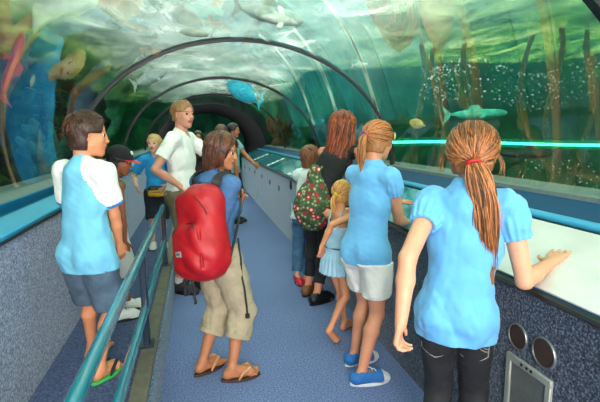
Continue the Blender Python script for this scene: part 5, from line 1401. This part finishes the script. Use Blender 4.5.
def fish(name, c, d, L, hgt, wid, rgb, label, group=None, up=(0, 0, 1), shark=False, fin=None):
    d = nrm(d); up = nrm(np.asarray(up, float)-d*(np.asarray(up, float)@d)); r = np.cross(d, up); c = np.asarray(c, float); A = (d, r, up)
    root = empty(name, c, label, 'fish', group); m = mat('scales_%d_%d_%d' % rgb, rgb, .35, .25, 20, .2, 120, .002); mf = mat('fin_%d_%d_%d' % (fin or rgb), fin or rgb, .4, .2, 20, 0)
    h = L/44; f = Field(c-L*.62, c+L*.62, h)
    f.add(Ell(c+d*.08*L, V(.40*L, wid*.5, hgt*.5), A, k=.02*L)); f.add(Cap(c-d*.15*L, c-d*.42*L, min(hgt, wid)*.34, min(hgt, wid)*.13, k=.10*L)); f.add(Ell(c+d*.3*L, V(.19*L, wid*.36, hgt*.3), A, k=.05*L))
    v, q = f.mesh(); mesh_obj('fish_body', v, q, m, root)
    def finm(nm, pl, th=.012):
        pl = [np.asarray(p, float) for p in pl]; n = len(pl); nn = nrm(np.cross(pl[1]-pl[0], pl[2]-pl[0])); v = [p+nn*th*L*.5 for p in pl]+[p-nn*th*L*.5 for p in pl]
        mesh_obj(nm, v, [tuple(range(n)), tuple(range(2*n-1, n-1, -1))]+[(i, n+i, n+(i+1) % n, (i+1) % n) for i in range(n)], mf, root, smooth=False)
    t_ = c-d*.40*L; finm('tail_fin', [t_+up*.02*L, t_-d*.16*L+up*.17*L, t_-d*.10*L, t_-d*.15*L-up*(.12 if shark else .17)*L, t_-up*.02*L])
    b_ = c+up*hgt*.44; finm('dorsal_fin', [b_+d*.14*L-up*.02*L, b_+d*.02*L+up*.09*L, b_-d*.10*L+up*.07*L, b_-d*.16*L-up*.05*L])
    for sg in (-1, 1):
        s_ = c+d*.17*L+r*sg*wid*.42-up*hgt*.1; finm('side_fin', [s_, s_-d*.07*L+r*sg*.14*L-up*.05*L, s_-d*.14*L+r*sg*.13*L-up*.06*L, s_-d*.08*L])
        MB().disc_stack(c+d*.34*L+r*sg*wid*.27+up*hgt*.08, r*sg, [(.001, -.01*L), (.018*L, 0), (.014*L, .008*L), (.001, .01*L)], 10).build('eye', m_black, root)
fish('long_fish', P(476, 114, 4.3), (.9, -.42, .03), .62, .10, .07, (70, 214, 190), 'slender turquoise fish gliding behind right glass above the red-tied ponytail')
fish('shark', P(528, 154, 3.9), (-.92, .35, .02), .55, .09, .09, (26, 44, 44), 'small dark shark in front of the glowing teal tube', shark=True)
fish('small_fish', P(418, 124, 3.9), (-.6, .4, .2), .16, .09, .035, (196, 178, 96), 'small yellow-and-tan fish beside the golden ponytail', fin=(70, 60, 40))
fish('red_fish', W(12, 66, -1.55), (.35, .1, .95), .62, .085, .06, (186, 36, 22), 'long red fish swimming upright behind left glass at picture edge', up=(1, 0, 0))
fish('blue_fish', P(244, 93, 9.0), (-.75, -.2, .45), .78, .34, .16, (60, 190, 222), 'bright blue fish above the tunnel roof past the first ring')
fish('ray_fish', P(270, 14, 3.6), (.9, .1, -.1), .55, .12, .3, (196, 206, 190), 'pale flat fish above the roof near top centre of the photo', up=(.1, -.5, 1))
fish('pale_fish', P(150, 78, 6.6), (.5, .5, .3), .6, .16, .12, (190, 204, 200), 'pale grey fish over the roof left of the sandy-haired tall person')
fish('pale_fish', P(360, 65, 4.9), (.9, .3, .1), .22, .06, .04, (206, 216, 204), 'tiny pale fish right of the nearest black roof ring')
fish('pale_fish', P(196, 33, 4.5), (-.9, .1, .1), .3, .08, .06, (214, 220, 206), 'pale fish over roof between nearest ring and picture top, left of centre')
def coral(c, S, rgb, label, seed, n=9, kind='coral'):
    rg = np.random.RandomState(seed); c = np.asarray(c, float); pr = [Ell(c+V(0, 0, .1*S), V(.35, .3, .2)*S, k=.1*S)]
    for i in range(n):
        a = rg.rand()*6.28; d = nrm(V(math.cos(a)*.6, math.sin(a)*.6, .5+rg.rand())); p = c+V(0, 0, .1*S)
        for k in range(3):
            e = p+d*S*(.28+.1*rg.rand()); pr.append(Cap(p, e, (.13-.03*k)*S, (.10-.02*k)*S, k=.05*S)); d = nrm(d+rg.randn(3)*.45+V(0, 0, .2)); p = e
    lo, hi = field_bounds(pr, .05*S); f = Field(lo, hi, S/26)
    for p in pr: f.add(p)
    f.displace(wave_noise(seed, 22/S, .02*S)); v, q = f.mesh()
    m = rock_mat('coral_%d_%d_%d' % rgb, [(.3, lin(tuple(int(x*.55) for x in rgb))), (.5, lin(rgb)), (.7, lin(tuple(min(255, int(x*1.25)) for x in rgb)))], 6)
    o = mesh_obj(kind, v, q, m, None, base=c); tag(o, label, 'coral'); return o
coral(P(275, 146, 10.2)+V(.75, -.3, -.25), 0.7, (44, 150, 160), 'branching turquoise coral behind right glass between second and third ring', 3, 12)
coral(P(296, 146, 7.6)+V(.65, 0, -.2), .65, (48, 150, 158), 'turquoise coral clump behind right glass just past the second ring', 5)
coral(P(252, 142, 12.5)+V(.75, -.3, -.1), .7, (150, 100, 70), 'brown coral by the dark passage mouth on the right', 8)
coral(P(340, 150, 5.8)+V(.25, 0, -.2), .5, (60, 110, 90), 'dull green coral behind glass beyond the auburn-haired head', 9)
coral(P(142, 146, 8.8)+V(-.75, -.9, -.3), .7, (150, 98, 66), 'rusty brown coral behind left glass near blond head', 11)
coral(P(112, 150, 5.6)+V(-.8, .3, -.3), .6, (60, 120, 110), 'grey-green coral behind left glass above black cap', 12)
coral(P(30, 190, 2.4)+V(-.75, -.9, -.2), .5, (44, 92, 30), 'mossy green coral low behind left glass near picture edge', 13)
coral(P(560, 180, 3.0)+V(1.6, .6, -.1), .7, (40, 110, 60), 'green weedy coral low behind right glass near picture edge', 14)
coral(P(455, 160, 4.4)+V(.6, .5, -.35), .6, (30, 90, 70), 'dark green coral mound behind right glass left of the red-tied hair', 15)
# leafy kelp on the left
def kelp(c, Hk, seed, label):
    rg = np.random.RandomState(seed); root = empty('kelp', c, label, 'seaweed', 'kelp behind the left glass'); mb = MB(); st = MB(); m = mat('kelp_leaf_%d' % (seed % 2), ((70, 112, 34), (36, 84, 40))[seed % 2], .5, .35, 8, .2, 80); ms = mat('kelp_stem', (74, 76, 30), .6)
    for s_ in range(3):
        off = V(rg.randn()*.12, rg.randn()*.18, 0); pts = [c+off*(.4+.6*k/9)+V(.06*math.sin(k*.8+s_*2), .07*math.cos(k*.7+s_), Hk*k/9) for k in range(10)]
        st.tube(pts, [.012-.0008*k for k in range(10)], 6)
        for k in range(1, 10):
            for sd in range(3):
                a = rg.rand()*6.28; d = nrm(V(math.cos(a), math.sin(a), .25+.5*rg.rand())); w_ = nrm(np.cross(d, V(0, 0, 1))); L = .14+.12*rg.rand(); b0 = pts[k]; n = 5; vs = []
                for i in range(n+1):
                    u_ = i/n; ww = .028*math.sin(math.pi*min(u_*.9+.1, 1))**.8; cpt = b0+d*L*u_-V(0, 0, .07*u_*u_)
                    vs += [cpt-w_*ww, cpt+w_*ww+V(0, 0, .006)]
                mb.raw(vs, [(2*i, 2*i+1, 2*i+3, 2*i+2) for i in range(n)])
    st.build('stem', ms, root); lo = mb.build('leaves', m, root)
    lo.modifiers.new('thickness', 'SOLIDIFY').thickness = .003
for i, (x, y, h_, lab) in enumerate(((-1.75, 2.2, 1.5, 'nearest the entrance'), (-2.05, 2.9, 1.8, 'beside the nearest plant, taller'), (-1.9, 3.8, 1.5, 'behind the raglan-shirted one'), (-2.1, 5.0, 1.7, 'beyond the first black roof ring'), (-1.9, 6.6, 1.6, 'abreast of the blond one with belt bag'), (-2.0, 8.6, 1.7, 'farthest, near the dark end'))):
    kelp(V(x, y, .3+.3), h_-.1, 60+i, 'leafy green kelp rooted behind left glass, '+lab)
# air bubbles rising on the right
rgb_ = np.random.RandomState(4); v = []; f = []
ico = [(0, 0, 1), (.894, 0, .447), (.276, .851, .447), (-.724, .526, .447), (-.724, -.526, .447), (.276, -.851, .447), (.724, .526, -.447), (-.276, .851, -.447), (-.894, 0, -.447), (-.276, -.851, -.447), (.724, -.526, -.447), (0, 0, -1)]
fc_ = [(0,1,2),(0,2,3),(0,3,4),(0,4,5),(0,5,1),(1,6,2),(2,7,3),(3,8,4),(4,9,5),(5,10,1),(6,7,2),(7,8,3),(8,9,4),(9,10,5),(10,6,1),(11,7,6),(11,8,7),(11,9,8),(11,10,9),(11,6,10)]
def bub(p, r):
    n = len(v); v.extend([np.asarray(p)+r*np.array(q) for q in ico]); f.extend([tuple(i+n for i in t_) for t_ in fc_])
for i in range(420):
    px = 430+170*rgb_.rand(); py = 66+38*rgb_.rand()**1.6+(8*math.sin(px*.05)); bub(P(px, py, 3.4+1.6*rgb_.rand()), .004+.007*rgb_.rand()**2)
for i in range(130): bub(P(420+40*rgb_.rand(), 66+34*rgb_.rand(), 4.2+rgb_.rand()), .004+.006*rgb_.rand())
for i in range(90): bub(P(520+80*rgb_.rand(), 160+30*rgb_.rand(), 2.9+rgb_.rand()), .003+.005*rgb_.rand())
t = NT('air_bubble'); t.pbr(lin((226, 244, 236)), .12); o = mesh_obj('air_bubbles', v, f, t.m, base=(4, 4, 2)); tag(o, 'swarm of tiny air bubbles in the water behind the right glass', 'bubbles', kind='stuff')

# murky water seen through the right-hand glass
t = NT('murky_water'); vs = t.n('VolumePrincipled'); vs.inputs['Color'].default_value = (.35, 1, .72, 1); vs.inputs['Density'].default_value = .16; vs.inputs['Anisotropy'].default_value = .2
t.link(vs.outputs[0], t.out.inputs['Volume'])
o = struct(MB().box(V(6.6, 5.5, 1.78), (4.55, 8.5, .95)).build('tank_water', t.m, smooth=False))
